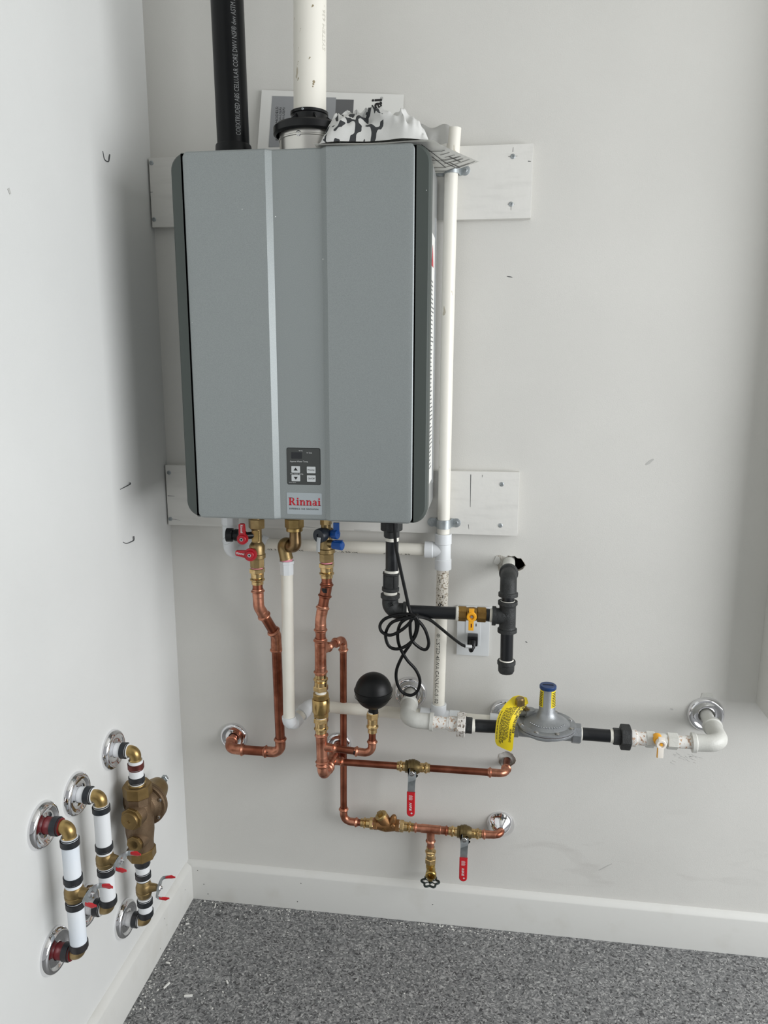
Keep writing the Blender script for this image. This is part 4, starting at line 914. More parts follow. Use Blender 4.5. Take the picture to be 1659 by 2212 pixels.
mb = MB(); u_ = (m3-m2).normalized(); D = (m3-m2).length; ta, tb_ = m2+u_*0.034, m2+u_*0.098; mb.sweep(rpath([ta, tb_], .01), rf_press(RP+0.0006)); tm2 = m2+u_*0.068
hr0 = V((0.4242, -0.0620, 0.4411)); hr1 = V((0.7932, -0.0600, 0.4416)); tm2 = V((tm2.x, hr0.y, hr0.z)) if False else tm2
hd = (hr1-hr0).normalized(); st = V((tm2.x, hr0.y-(hr0.x-tm2.x)*hd.y/hd.x, hr0.z-(hr0.x-tm2.x)*hd.z/hd.x))
mb.sweep(rpath([tm2.lerp(st, 0.5), st+hd*0.030], .01), lambda t, L: 0.0118-0.0028*min(1, t/0.016) if t < 0.018 else (RS+0.0012+0.0026*max(0, math.sin(PI*(t-(L-0.009))/0.006)) if L-0.009 < t < L-0.003 else RS+0.0012), 22); obj('tee', mb, COPPER, lc_)

# water hammer arrestor
wa = thing('hammer_arrestor', 'black ball-shaped water hammer arrestor on a brass adapter', 'arrestor', (0.4989, -0.1200, 0.5918))
bc = V((0.5005, -0.1200, 0.6495)); R = 0.0405
mb = MB(); pr = [(-0.042, 0.0105), (-0.038, 0.0112)]+[(-R*math.cos(t), R*math.sin(t)*1.0) for t in [PI*k/32 for k in range(4, 32)]]+[(R, 0.001)]
pr2 = []
for t, r in pr:
    if abs(t+0.001) < 0.006: r += 0.0008
    pr2.append((t, r))
mb.rev(bc, (0, 0, 1), [(-0.056, 0.0105), (-0.040, 0.0108), (-0.038, 0.014)]+[p for p in pr2 if p[0] > -0.037], 48)
mb.rev(bc+V((0, 0, 0.002)), (0, 0, 1), [(-0.003, 0.0402), (-0.002, 0.0420), (0.001, 0.0422), (0.002, 0.0402)], 48, False)
mb.rev(bc, (0, 0, 1), [(-0.012, R+0.0006), (-0.0112, R-0.0005)], 48, False)
obj('bladder_ball', mb, BLACKR, wa, sharp=0.9)
ar = thing('arrestor_branch', 'short copper branch with elbow carrying the black ball', 'copper pipe', (0.4978, -0.1200, 0.5422))
w0 = V((0.4989, -0.1200, 0.5983)); w1 = V((0.4981, -0.1200, 0.5510)); 
mb = MB(); mb.rev((0.4989, -0.1200, 0.6005), dz, [(0, 0.0108), (0.006, 0.0110)], 20); obj('thread_tape', mb, WTAPE, ar)
adapter(w0, w1, RS+0.0005, ar)
mb = MB(); mb.sweep(rpath([w1, arr1, lerp(tm, arr1, 0.24)], 0.015, 0.003), RS, 22); obj('tube', mb, COPPERD, ar)
elbow(legs(w1, arr1, tm, 0.034, 0.040), RS, 0.017, COPPER, ar)
mb = MB(); f = wrap(lerp(arr1, tm, 0.36), (tm-arr1)*-1, V((0, -1, 0.1)), RS+0.0013); mb.grid(lambda a, b: f(0.004*a, -0.0045+0.009*b), 1, 6); obj('size_sticker', mb, BLACK, ar)

# ------------------------------------------------------------------ press ball valve with red lever
def ball_valve(A, B, c, rp, label, swing):
    """in-line bronze ball valve between brass press ends, lever hanging down with a red grip"""
    A, B, c = V(A), V(B), V(c); ax = (B-A).normalized(); L = (B-A).length; tc = (c-A).dot(ax)
    root = thing('ball_valve', label, 'ball valve', c, 'ball valves with red hanging levers')
    mb = MB(); hb = 0.0135
    mb.hexa(A, ax, tc-0.018, tc-0.011, rp+0.0065, 6, 0.0012, 0.3); mb.rev(A, ax, [(tc-0.0125, rp+0.0048), (tc-0.010, rp+0.0085), (tc-0.004, rp+0.0088), (tc-0.003, rp+0.0098), (tc+0.004, rp+0.0098), (tc+0.005, rp+0.0082), (tc+0.011, rp+0.0070), (tc+0.016, rp+0.0040)], 26)
    mb.rev(c, (0, -1, 0), [(0, 0.0075), (0.024, 0.0065)], 18)
    obj('valve_body', mb, mat('aged_bronze', (124, 108, 74), 0.42, 0.9, (92, 78, 50), 55, 0.4, 0.7, 0.2, 400) if 'aged_bronze' not in MATS else MATS['aged_bronze'], root)
    for s, e in ((-1, A), (1, B)):
        mb = MB(); q = A+ax*(tc+s*0.015); Lq = (e-q).length
        mb.rev(q, e-q, [(0, rp+0.0026), (0.35*Lq, rp+0.0026), (0.4*Lq, rp+0.0018), (0.45*Lq, rp+0.0028), (0.55*Lq, rp+0.0046), (0.68*Lq, rp+0.0046), (0.78*Lq, rp+0.0022), (Lq, rp+0.0016)], 24)
        obj('press_end', mb, BRASS, root)
    yl = c.y-0.0235
    h = V((c.x+swing*0.1, yl, c.z-0.0015)); mb = MB()
    pts = [(-0.0088, 0.010), (-0.0045, 0.0125), (-0.0040, 0.007), (0.0055, 0.0085), (0.0095, 0.003), (0.0098, -0.002), (0.0135, -0.0045), (0.0137, -0.0068), (0.0098, -0.0115), (0.0088, -0.016), (0.0082, -0.0225), (0.0076, -0.044), (-0.0088, -0.044), (-0.0086, -0.0225), (-0.0088, -0.012)]
    def yy(z): return yl if z > -0.020 else (yl-0.008*min(1, (-z-0.020)/0.006))
    a = [V((h.x+x, yy(z), h.z+z)) for x, z in pts]
    mb.bm.faces.new([mb.bm.verts.new(p) for p in a]); bmesh.ops.solidify(mb.bm, geom=mb.bm.faces[:], thickness=0.0022)
    lv = obj('lever', mb, ZINC, root)
    mb = MB(); mb.hexa(h+V((0, -0.0005, 0)), (0, -1, 0), 0, 0.0052, 0.0066, 6, 0.0008, 0.26); mb.rev(h+V((0, -0.005, 0)), (0, -1, 0), [(0, 0.0030), (0.0025, 0.0028), (0.003, 0.002)], 14); obj('lever_nut', mb, CHROMED, lv)
    yg = yl-0.0085; w = 0.0093; z0 = h.z-0.0425; z1 = h.z-0.0935; out = []
    xs0 = h.x-0.0008+swing*0.05
    for k in range(13):
        t = PI*k/12; out.append(V((xs0+w*math.cos(t+PI), 0, z1+w*math.sin(t+PI))))
    rings = []
    shape = [V((xs0-w, 0, z0))]+out+[V((xs0+w, 0, z0))]; cx = sum((p.x for p in shape))/len(shape)
    for yo, s in ((0.0025, 0.0012), (0.0010, 0.0), (-0.0020, 0.0), (-0.0035, 0.0014)):
        rings.append([V((p.x+(s if p.x < xs0 else -s), yg+yo, p.z+(s if p.z < z0-0.01 else 0))) for p in shape])
    mb = MB(); mb.loft(rings); gp = obj('grip', mb, RED, lv, 'red vinyl grip')
    f = lambda A_, O_: flat(O_, A_, V((-A_.z, 0, A_.x)))
    mb = MB(); up_ = V((0, 0, 1))
    write(mb, 'RWV', 0.0088, flat((xs0+0.0026, yg-0.0036, z1+0.007), up_, (-1, 0, 0)), 'LEFT', 1.0, 0.0002)
    for j in range(7): mb.bb((xs0-0.0045, yg-0.0038, z1+0.0335+0.0018*j), (xs0+(0.0045 if j % 3 else 0.0030), yg-0.0036, z1+0.0341+0.0018*j))
    mb.prism([V((xs0+0.0020, yg-0.0040, z1+0.0005))+V((0.0028*math.cos(k*PI/4)*(1 if k % 2 == 0 else 0.5), 0, 0.0028*math.sin(k*PI/4)*(1 if k % 2 == 0 else 0.5))) for k in range(8)], (0, 0.0003, 0))
    o_ = obj('lettering', mb, INKW, gp); o_['kind'] = 'stuff'
    return root
# line to the puttied hole
hl = thing('branch_copper_line', 'thin copper pipe running right to the puttied hole', 'copper pipe', (0.5842, -0.0620, 0.4429))
hole2 = V((0.7987, 0.0100, 0.4377))
v_a, v_b, v_c = V((0.5467, -0.0620, 0.4416)), V((0.6225, -0.0620, 0.4420)), V((0.5832, -0.0620, 0.4417))
mb = MB(); mb.sweep(rpath([st+hd*0.022, v_a+hd*0.006], .01, 0.01), RS, 22); obj('tube', mb, COPPERD, hl)
mb = MB(); mb.sweep(rpath([v_b-hd*0.006, hr1, hole2+V((0, 0.02, 0))], 0.014, 0.004), RS, 22); obj('tube', mb, COPPERD, hl)
elbow(legs(v_b, hr1, hole2, 0.040, 0.028), RS, 0.016, COPPER, hl)
mb = MB(); mb.rev(hole2+V((0, -0.006, 0)), (0, 1, 0), [(0, 0.0098), (0.03, 0.0098)], 20, False); obj('sleeve', mb, PAINTP, hl)
ball_valve(v_a, v_b, v_c, RS, 'ball valve with red lever on the upper thin copper line', 0.0)
# low line: adapter, swing check, adapter, tee, ball valve, elbow
ll = thing('low_copper_line', 'lowest copper pipe line with tee above the small drain valve', 'copper pipe', (0.6240, -0.0400, 0.2731))
e5 = V((0.7903, -0.0400, 0.2733)); e6 = V((0.7873, -0.0040, 0.2782))
n1, n2 = V((0.4568, -0.0400, 0.2743)), V((0.4881, -0.0400, 0.2748)); adapter(n2, n1, RS, ll)
n3, n4 = V((0.5503, -0.0400, 0.2746)), V((0.5845, -0.0400, 0.2736)); adapter(n3, n4, RS, ll)
for q, s in ((n2, -0.012), (n3, -0.002)):
    mb = MB(); dd = (n3-n2).normalized(); mb.rev(q+dd*(0.0 if s < -0.01 else -0.005), dd, [(-0.001, 0.0118), (0.0060, 0.0120)], 20); obj('thread_tape', mb, PINK if s < -0.01 else WTAPE, ll)
t0, t1 = V((0.5834, -0.0400, 0.2735)), V((0.6666, -0.0400, 0.2723)); tv = V((0.6246, -0.0400, 0.2725)); td = V((0.6247, -0.0400, 0.2257))
mb = MB(); mb.sweep(rpath([t0, t1], .01), lambda t, L: rf_press(RS)(t, L) if min(t, L-t) < 0.019 else RS+0.0022, 24); mb.sweep(rpath([tv, td], .01), lambda t, L: RS+0.0015 if t < L-0.0205 else (RS+0.0012+0.0028*max(0, math.sin(PI*(t-(L-0.0195))/0.006)) if t < L-0.0135 else RS+0.0006), 24); obj('tee', mb, COPPER, ll)
v2a, v2b, v2c = V((0.6666, -0.0400, 0.2723)), V((0.7433, -0.0400, 0.2712)), V((0.7045, -0.0400, 0.2723))
ball_valve(v2a, v2b, v2c, RS, 'ball valve with red lever on the lowest copper line', 0.0)
mb = MB(); mb.sweep(rpath([v2b-(v2b-v2a).normalized()*0.006, e5, e6], 0.014, 0.004), RS, 22); obj('tube', mb, COPPERD, ll)
elbow([v2b+(e5-v2b).normalized()*0.001, e5, e5.lerp(e6, 0.8)], RS, 0.019, COPPER, ll)
adapter((0.6252, -0.0400, 0.1852), (0.6247, -0.0400, 0.2269), RS, ll)
# swing check valve
sw = thing('swing_check_valve', 'bronze Y-pattern check valve with square cap on the lowest line', 'valve', (0.5193, -0.0400, 0.2753))
ax = (n3-n2).normalized(); c = n2.lerp(n3, 0.5); L = (n3-n2).length; A = n2
mb = MB(); mb.hexa(A, ax, 0, 0.010, 0.0150, 6, 0.001, 0.3); mb.hexa(A, ax, L-0.010, L, 0.0150, 6, 0.001, 0.3)
mb.rev(A, ax, [(0.009, 0.0125), (0.018, 0.0145), (0.030, 0.0165), (0.040, 0.0150), (0.048, 0.0135), (L-0.009, 0.0125)], 26)
dd = V((-0.52, -0.10, 0.85)).normalized(); q = c+V((0.002, 0, 0))
mb.rev(q, dd, [(0, 0.0145), (0.022, 0.0148), (0.026, 0.0145)], 26); mb.rev(c+V((0.013, -0.002, 0.004)), (0.25, -0.1, 1), [(0, 0.010), (0.016, 0.0085), (0.023, 0.0065), (0.026, 0.004)], 18); mb.rev(c+V((0.016, -0.010, 0.006)), (0.2, -1, 0.2), [(0, 0.006), (0.006, 0.0055), (0.008, 0.003)], 16)
obj('valve_body', mb, mat('cast_bronze_light', (158, 118, 78), 0.42, 0.85, (134, 98, 62), 35, 0.35, 0.7, 0.25, 500), sw)
mb = MB(); mb.rev(q+dd*0.0255, dd, [(0, 0.0150), (0.005, 0.0150), (0.007, 0.0135)], 26); x_, y_, z_ = basis(dd); M3 = Matrix((x_, y_, z_)).transposed(); mb.box(q+dd*0.035, (0.011, 0.011, 0.008), M3, 0.001); obj('cap', mb, BRASSU, sw)
mb = MB()
for k in range(4):
    a, b = PI/2*k+0.0, PI/2*(k+1); f = flat(c+V((-0.003, -0.0172, -0.003)), (1, 0, -0.07), (0, 0, 1)); P = lambda t: (0.0055*math.cos(t), 0.0045*math.sin(t))
    (x1, z1), (x2, z2) = P(a), P(b); mb.prism([f(x1, z1), f(x2, z2), f(x2*0.75, z2*0.75), f(x1*0.75, z1*0.75)], (0, 0.0008, 0))
obj('cast_emblem', mb, BRASSU, sw)
# boiler drain
bd_ = thing('drain_cock', 'small brass drain valve with dark wheel handle hanging from the tee', 'valve', (0.6256, -0.0400, 0.1580))
z0_ = V((0.6252, -0.0400, 0.1839)); mb = MB(); mb.rev(z0_, dz, [(0, 0.0085), (0.004, 0.0088), (0.005, 0.0108), (0.012, 0.0110), (0.013, 0.0095), (0.036, 0.0100), (0.040, 0.0075), (0.046, 0.0060)], 22)
oc = V((0.6275, -0.0580, 0.1615)); mb.rev(oc+V((0, 0.022, 0.004)), (0, -1, -0.15), [(0, 0.0095), (0.014, 0.0098), (0.0145, 0.0128), (0.022, 0.0130), (0.024, 0.0115), (0.024, 0.0080), (0.012, 0.0075)], 28); obj('valve_body', mb, mat('yellow_brass', (198, 170, 104), 0.3, 1.0, (164, 138, 80), 40, 0.4, 0.7), bd_)
hc_ = z0_+V((0, 0, -0.050)); mb = MB(); N5 = 6; pts = []
for k in range(72):
    a = 2*PI*k/72; r = 0.0185+0.0030*math.cos(6*a); pts.append(hc_+V((r*math.cos(a), r*math.sin(a), 0)))
rings = []
for k in range(72):
    p = pts[k]; t = (pts[(k+1) % 72]-pts[k-1]).normalized(); n = V((t.y, -t.x, 0)); rings.append([p+n*(0.0025*math.cos(2*PI*j/8))+V((0, 0, 0.0026*math.sin(2*PI*j/8))) for j in range(8)])
mb.loft(rings, False, True)
for k in range(6):
    a = 2*PI*k/6+PI/6; mb.sweep([hc_+V((0.003*math.cos(a), 0.003*math.sin(a), 0)), hc_+V((0.0165*math.cos(a), 0.0165*math.sin(a), 0))], 0.0013, 8)
mb.rev(hc_+V((0, 0, 0.004)), dz, [(0, 0.0045), (0.007, 0.0045)], 16); obj('wheel_handle', mb, HANDW, bd_)
# ------------------------------------------------------------------ upper gas line in black iron
RG = 0.01335
gu = thing('gas_inlet_pipe', 'black iron gas pipe from the heater bottom to the yellow-handled valve', 'gas pipe', (0.5475, -0.1500, 0.9630))
yg = -0.145
g0 = V((0.5428, -0.1450, 1.0300)); g0 = V((0.5428, -0.1450, 1.0290)); mb = MB(); mb.rev(g0, dz, [(-0.034, 0.0150), (0, 0.0150)], 24); obj('inlet_neck', mb, IRON, gu)
mb = MB(); mb.hexa(g0, dz, -0.006, 0.015, 0.0225, 6, 0.002, 0.35); mb.hexa(g0, dz, 0.0145, 0.029, 0.0165, 8, 0.0015, 0.1); obj('union_hexagon', mb, IRON, gu)
ga, gb = V((0.5439, -0.1450, 1.0008)), V((0.5436, -0.1450, 0.9220))
mb = MB(); mb.rev((0.5439, -0.1450, 1.0008), dz, [(0, 0.0137), (0.008, 0.0138)], 24); obj('thread_tape', mb, WTAPE, gu); mb = MB(); mb.rev((0.5426, -0.1450, 0.9309), dz, [(0, 0.0142), (0.006, 0.0152)], 24); obj('thread_tape', mb, WTAPE, gu)
pipe('nipple', ga, gb, RG, IRONP, gu)
s0, s1 = V((0.5422, -0.1450, 0.9259)), V((0.5408, -0.1450, 0.8859)); mb = MB(); L = (s1-s0).length
mb.rev(s0, s1-s0, [(0, 0.0170), (0.004, 0.0176), (0.006, 0.0160), (L-0.009, 0.0160), (L-0.007, 0.0182), (L-0.001, 0.0182), (L, 0.0172)], 28)
for k in range(4): a = PI/2*k+0.6; mb.box(s0.lerp(s1, 0.45)+V((0.0163*math.cos(a), 0.0163*math.sin(a), 0)), (0.003, 0.003, L*0.65), Matrix.Rotation(a, 3, 'Z'), 0.0005)
obj('coupling', mb, IRON, gu)
mb = MB(); mb.rev((0.5408, -0.1450, 0.8869), dz, [(0, 0.0150), (0.005, 0.0142), (0.010, 0.0136)], 24); obj('thread_tape', mb, WTAPE, gu)
k0, k1, k2 = V((0.5404, -0.1450, 0.8789)), V((0.5400, -0.1450, 0.8425)), V((0.5754, -0.1430, 0.8420))
elbow([k0, k1, k2], RG, 0.019, IRON, gu, rf_iron)
mb = MB(); f = flat(V((0.5449, -0.1640, 0.8620)), (1, 0, 0.5), (-0.5, 0, 1)); 
for a, b, c, d_ in ((-.004, -.004, .004, -.003), (-.004, .004, .004, .003)): mb.prism([f(a, b), f(c, b), f(c, d_), f(a, d_)], (0, 0.003, 0))
for a, b, c, d_ in ((-.004, -.004, -.003, .004), (.003, -.004, .004, .004), (-.001, -.0015, .001, .0015)): mb.prism([f(a, b), f(c, b), f(c, d_), f(a, d_)], (0, 0.003, 0))
obj('cast_mark', mb, IRON, gu)
h0_, h1_ = V((0.5744, -0.1430, 0.8420)), V((0.6784, -0.1350, 0.8398))
mb = MB(); mb.rev(h0_, h1_-h0_, [(0, 0.0155), (0.005, 0.0145), (0.007, 0.0136)], 24); obj('thread_tape', mb, WTAPE, gu); mb = MB(); mb.rev(V((0.6765, -0.1350, 0.8397)), h1_-h0_, [(0, 0.0138), (0.002, 0.0155), (0.006, 0.0158)], 20); obj('thread_tape', mb, WTAPE, gu)
pipe('nipple', h0_, h1_, RG, IRONP, gu)
gv = thing('gas_valve', 'brass gas valve with a small yellow lever above the outlet', 'gas valve', (0.7091, -0.1330, 0.8386))
v0, v1 = V((0.6803, -0.1340, 0.8396)), V((0.7396, -0.1300, 0.8381)); ax = (v1-v0).normalized(); L = (v1-v0).length
mb = MB(); mb.hexa(v0, ax, 0, 0.32*L, 0.0165, 8, 0.0015, 0.2); mb.rev(v0, ax, [(0.30*L, 0.0130), (0.42*L, 0.0145), (0.55*L, 0.0148), (0.70*L, 0.0130)], 24); mb.hexa(v0, ax, 0.68*L, L, 0.0165, 8, 0.0015, 0.2); obj('valve_body', mb, mat('gas_brass', (158, 126, 72), 0.35, 0.95, (128, 98, 54), 40, 0.4, 0.7), gv)
gh = V((0.7106, -0.1580, 0.8431)); mb = MB(); mb.rev(gh+V((0, 0.020, 0)), (0, -1, 0), [(0, 0.009), (0.018, 0.0085)], 18); obj('stem', mb, BRASSD, gv)
mb = MB(); mb.rev(gh, (0, -1, 0), [(0, 0.0098), (0.006, 0.0102), (0.0075, 0.0092), (0.0075, 0.0055), (0.004, 0.0045)], 26)
mb.bb(gh+V((-0.0058, -0.0050, 0.004)), gh+V((0.0050, 0.001, 0.0165)), 0.001); mb.bb(gh+V((-0.0062, -0.0070, -0.029)), gh+V((0.0046, -0.002, -0.006)), 0.0012); lv = obj('lever', mb, YEL, gv)
mb = MB(); mb.rev(gh+V((0, -0.004, 0)), (0, -1, 0), [(0, 0.0028), (0.002, 0.0024)], 12); obj('screw', mb, ZINC, lv)
mb = MB(); mb.bb(gh+V((-0.0014, -0.0072, -0.0220)), gh+V((0.0010, -0.0069, -0.0140))); obj('printed_mark', mb, mat('dark_red_ink', (84, 20, 26), 0.6), lv)

gr = thing('gas_riser', 'black iron gas riser with tee and capped drop leg from the wall hole', 'gas pipe', (0.7835, -0.1280, 0.8356))
r0 = V((0.7910, 0.0300, 0.9138)); r0 = V((0.7990-0.0005, 0.045, (0.7902, 0.0000, 0.9184)[2]-0.0)); r1 = V((0.7834, -0.1250, 0.9144)); r0.x = r1.x+0.004; r0.z = r1.z+0.004
mb = MB(); rb = V((0.7836, -0.1270, 0.8793)); 
mb.rev(r0, r1-r0, [(0, 0.0137), ((r1-r0).length*0.75, 0.0137)], 24); obj('nipple', mb, PAINTP, gr, 'white-painted nipple in the hole')
elbow([r1.lerp(r0, 0.30), r1, rb], RG, 0.024, IRON, gr, rf_iron)
mb = MB(); mb.bb((r1.x-0.0006, r1.y-0.0178, rb.z+0.002), (r1.x+0.0006, r1.y-0.0160, r1.z-0.014)); obj('mould_seam', mb, IRON, gr)
ra, rbb = V((0.7835, -0.1270, 0.8813)), V((0.7835, -0.1270, 0.8673)); pipe('nipple', ra, rbb, RG, IRONP, gr)
mb = MB(); mb.rev(ra+V((0, 0, 0.001)), dz, [(0, 0.0148), (0.003, 0.0146)], 22); obj('thread_tape', mb, WTAPE, gr); mb = MB(); mb.rev(rbb+V((0, 0, 0.003)), dz, [(0, 0.0145), (0.004, 0.0165)], 22); obj('thread_tape', mb, WTAPE, gr)
t0, t1 = V((0.7834, -0.1270, 0.8693)), V((0.7841, -0.1280, 0.8022)); tc2 = V((0.7838, -0.1280, 0.8356)); tb2 = V((0.7521, -0.1290, 0.8364))
mb = MB(); mb.sweep(rpath([t0, t1], .01), rf_iron(RG)); mb.sweep(rpath([tb2, tc2], .01), lambda t, L: RG+0.0068 if t < 0.0085 else RG+0.0036); obj('tee', mb, IRON, gr)
mb = MB(); write(mb, '3/4', 0.0100, flat(tc2+V((-0.004, -0.0176, 0.004)), (1, 0, -0.1), (0, 0, 1), 0.0002), 'CENTER', 1.0, 0.0001); obj('cast_mark', mb, mat('worn_iron', (84, 86, 87), 0.5, 0.3), gr)
pipe('nipple', (0.7377, -0.1300, 0.8380), (0.7550, -0.1290, 0.8365), RG, IRONP, gr); mb = MB(); mb.rev((0.7473, -0.1295, 0.8373), (1, 0, -0.03), [(0, 0.0138), (0.002, 0.0146), (0.006, 0.0138)], 22); obj('thread_tape', mb, WTAPE, gr)
pipe('drop_leg', (0.7840, -0.1280, 0.8053), (0.7847, -0.1280, 0.7379), RG, IRONP, gr)
mb = MB(); mb.rev((0.7846, -0.1280, 0.7420), dz, [(0, 0.0140), (0.003, 0.0158)], 22); obj('thread_tape', mb, WTAPE, gr)
c0 = V((0.7847, -0.1280, 0.7400)); mb = MB(); mb.rev(c0, dz, [(0, 0.0178), (0.001, 0.0192), (0.009, 0.0192), (0.0105, 0.0172), (0.024, 0.0168), (0.0275, 0.0150), (0.0285, 0.008)], 12); obj('pipe_cap', mb, IRON, gr)

# ------------------------------------------------------------------ outlet and heater cord
PX0, PX1, PZ0, PZ1 = 0.6748, 0.7482, 0.6975, 0.8147
ou = thing('power_outlet', 'white wall outlet plate behind the yellow gas valve', 'outlet', ((PX0+PX1)/2, 0, (PZ0+PZ1)/2))
mb = MB(); mb.bb((PX0, -0.0060, PZ0), (PX1, -0.0002, PZ1), 0.0022); obj('cover_plate', mb, PLATE, ou)
pcx, pcz = (PX0+PX1)/2-0.0005, (PZ0+PZ1)/2
mb = MB(); mb.bb((pcx-0.0166, -0.0074, pcz-0.0335), (pcx+0.0166, -0.0045, pcz+0.0335), 0.0008); rc = obj('receptacle', mb, PLATE, ou)
mb = MB(); mb.bb((pcx-0.0085, -0.0076, pcz+0.012), (pcx-0.0065, -0.0070, pcz+0.020)); mb.bb((pcx+0.0060, -0.0076, pcz+0.012), (pcx+0.0078, -0.0070, pcz+0.019)); obj('slot', mb, DARK, rc)
cd = None
def cz(pts): return catmull(pts, 12)
mb = MB(); RC = 0.0034
def strand(pts): mb.sweep(cz(pts), RC, 10)
strand([(0.5517, -0.1700, 1.0373), (0.5530, -0.1720, 1.0168), (0.5550, -0.1720, 0.9881), (0.5625, -0.1700, 0.9492), (0.5730, -0.1680, 0.9002), (0.5829, -0.1680, 0.8561), (0.5890, -0.1700, 0.8401), (0.5849, -0.1760, 0.8290), (0.5671, -0.1780, 0.8119), (0.5448, -0.1760, 0.7999), (0.5268, -0.1720, 0.8046), (0.5226, -0.1700, 0.8188), (0.5342, -0.1700, 0.8334), (0.5604, -0.1720, 0.8434), (0.5848, -0.1760, 0.8469), (0.5993, -0.1780, 0.8404),
        (0.6020, -0.1740, 0.8222), (0.5942, -0.1700, 0.7943), (0.5758, -0.1680, 0.7744), (0.5552, -0.1660, 0.7664), (0.5396, -0.1660, 0.7736), (0.5338, -0.1670, 0.7981), (0.5458, -0.1700, 0.8240), (0.5724, -0.1760, 0.8374), (0.5927, -0.1780, 0.8420),
        (0.5859, -0.1760, 0.8291), (0.5884, -0.1700, 0.7920), (0.6036, -0.1660, 0.7731), (0.6180, -0.1650, 0.7685), (0.6237, -0.1660, 0.7843), (0.6160, -0.1700, 0.8136), (0.6009, -0.1740, 0.8341), (0.5860, -0.1780, 0.8407),
        (0.5665, -0.1740, 0.8264), (0.5592, -0.1680, 0.7998), (0.5622, -0.1600, 0.7706), (0.5760, -0.1500, 0.7387), (0.5948, -0.1400, 0.7118), (0.6035, -0.1350, 0.6861), (0.5985, -0.1320, 0.6612), (0.5836, -0.1320, 0.6496), (0.5645, -0.1320, 0.6568), (0.5538, -0.1360, 0.6813), (0.5544, -0.1420, 0.7112), (0.5680, -0.1500, 0.7465), (0.5869, -0.1640, 0.7816), (0.5969, -0.1700, 0.8075), (0.5982, -0.1750, 0.8294), (0.5963, -0.1760, 0.8405),
        (0.6079, -0.1680, 0.8394), (0.6257, -0.1500, 0.8271), (0.6455, -0.1250, 0.8021), (0.6670, -0.0980, 0.7738), (0.6862, -0.0700, 0.7485), (0.6971, -0.0580, 0.7387)])
cd = obj('power_cord', mb, BLACKR, wh, 'black cord looped in a bundle and plugged in')
mb = MB(); mb.sweep([(0.6951, -0.0600, 0.7398), (0.7092, -0.0520, 0.7365)], 0.0040, 12); obj('cable_label', mb, mat('pale_sleeve', (200, 202, 202), 0.4), cd)
mb = MB(); bn = V((0.5930, -0.1720, 0.8410)); mb.sweep([bn+V((0.008*math.cos(t), 0.010*math.sin(t), 0.004*math.cos(t))) for t in [2*PI*k/16 for k in range(17)]], 0.0022, 8); obj('tie', mb, BLACK, cd)
pg = V((0.7113, -0.0200, 0.7387)); mb = MB()
mb.box(pg+V((0, -0.002, 0.003)), (0.0235, 0.024, 0.0235), None, 0.004); mb.sweep([pg+V((0, -0.012, 0.001)), pg+V((-0.0005, -0.022, -0.006)), pg+V((-0.0025, -0.028, -0.011)), V((0.7071, -0.0520, 0.7364))], lambda t, L: 0.0090-0.0045*t/L, 16); mb.bb(pg+V((-0.004, -0.0150, 0.009)), pg+V((0.004, -0.0125, 0.0125)), 0.0005)
obj('plug', mb, BLACK, cd)

# ------------------------------------------------------------------ lower gas line
gl = thing('gas_supply_pipe', 'grey-painted gas elbow and speckled union left of the regulator', 'gas pipe', (0.5766, -0.1280, 0.5924))
YL = -0.128
a0, a1, a2 = V((0.5699, 0.0000, 0.5969)), V((0.5761, -0.1280, 0.5913)), V((0.6330, -0.1280, 0.5894))
a0 = V((a1.x+0.004, 0.0, a1.z+0.004)) if False else a0
mb = MB(); mb.rev(a0, a1-a0, [(0, 0.0136), ((a1-a0).length*0.8, 0.0136)], 24); obj('nipple', mb, PAINTP, gl)
elbow([a0.lerp(a1, 0.42), a1, a2], RG, 0.024, PAINTP, gl, rf_iron)
p0, p1 = V((0.6310, -0.1280, 0.5892)), V((0.6870, -0.1280, 0.5879)); ax = (p1-p0).normalized()
pipe('nipple', p0, p1, RG, RUSTP, gl)
q = V((0.6661, -0.1280, 0.5885)); mb = MB(); mb.hexa(q, ax, 0.0, 0.020, 0.0165, 8, 0.001, 0.2); mb.rev(q, ax, [(-0.004, 0.0142), (0.002, 0.0150)], 22); obj('union_end', mb, RUSTP, gl)
q = V((0.6840, -0.1280, 0.5877)); mb = MB(); mb.hexa(q, ax, 0.0, 0.0185, 0.0262, 6, 0.0015, 0.10); obj('union_nut', mb, speckle('patchy_nut', (214, 210, 204), (150, 136, 122), 300, 0.55, 0.5, (70, 72, 74), (1, 1, 0.6)), gl)
q2 = q+ax*0.018; mb = MB(); mb.rev(q2, ax, [(0, 0.0185), (0.003, 0.0175)], 24); mb.hexa(q2, ax, 0.002, 0.0150, 0.0172, 8, 0.0012, 0.2); obj('union_tail', mb, IRON, gl)
q3 = q2+ax*0.0145; mb = MB(); mb.rev(q3, ax, [(0, 0.0150), (0.003, 0.0143), (0.007, 0.0137)], 22); obj('thread_tape', mb, WTAPE, gl)
rgA = V((0.7973, -0.1280, 0.5889)); pipe('nipple', q3, rgA, RG*1.02, IRONP, gl)

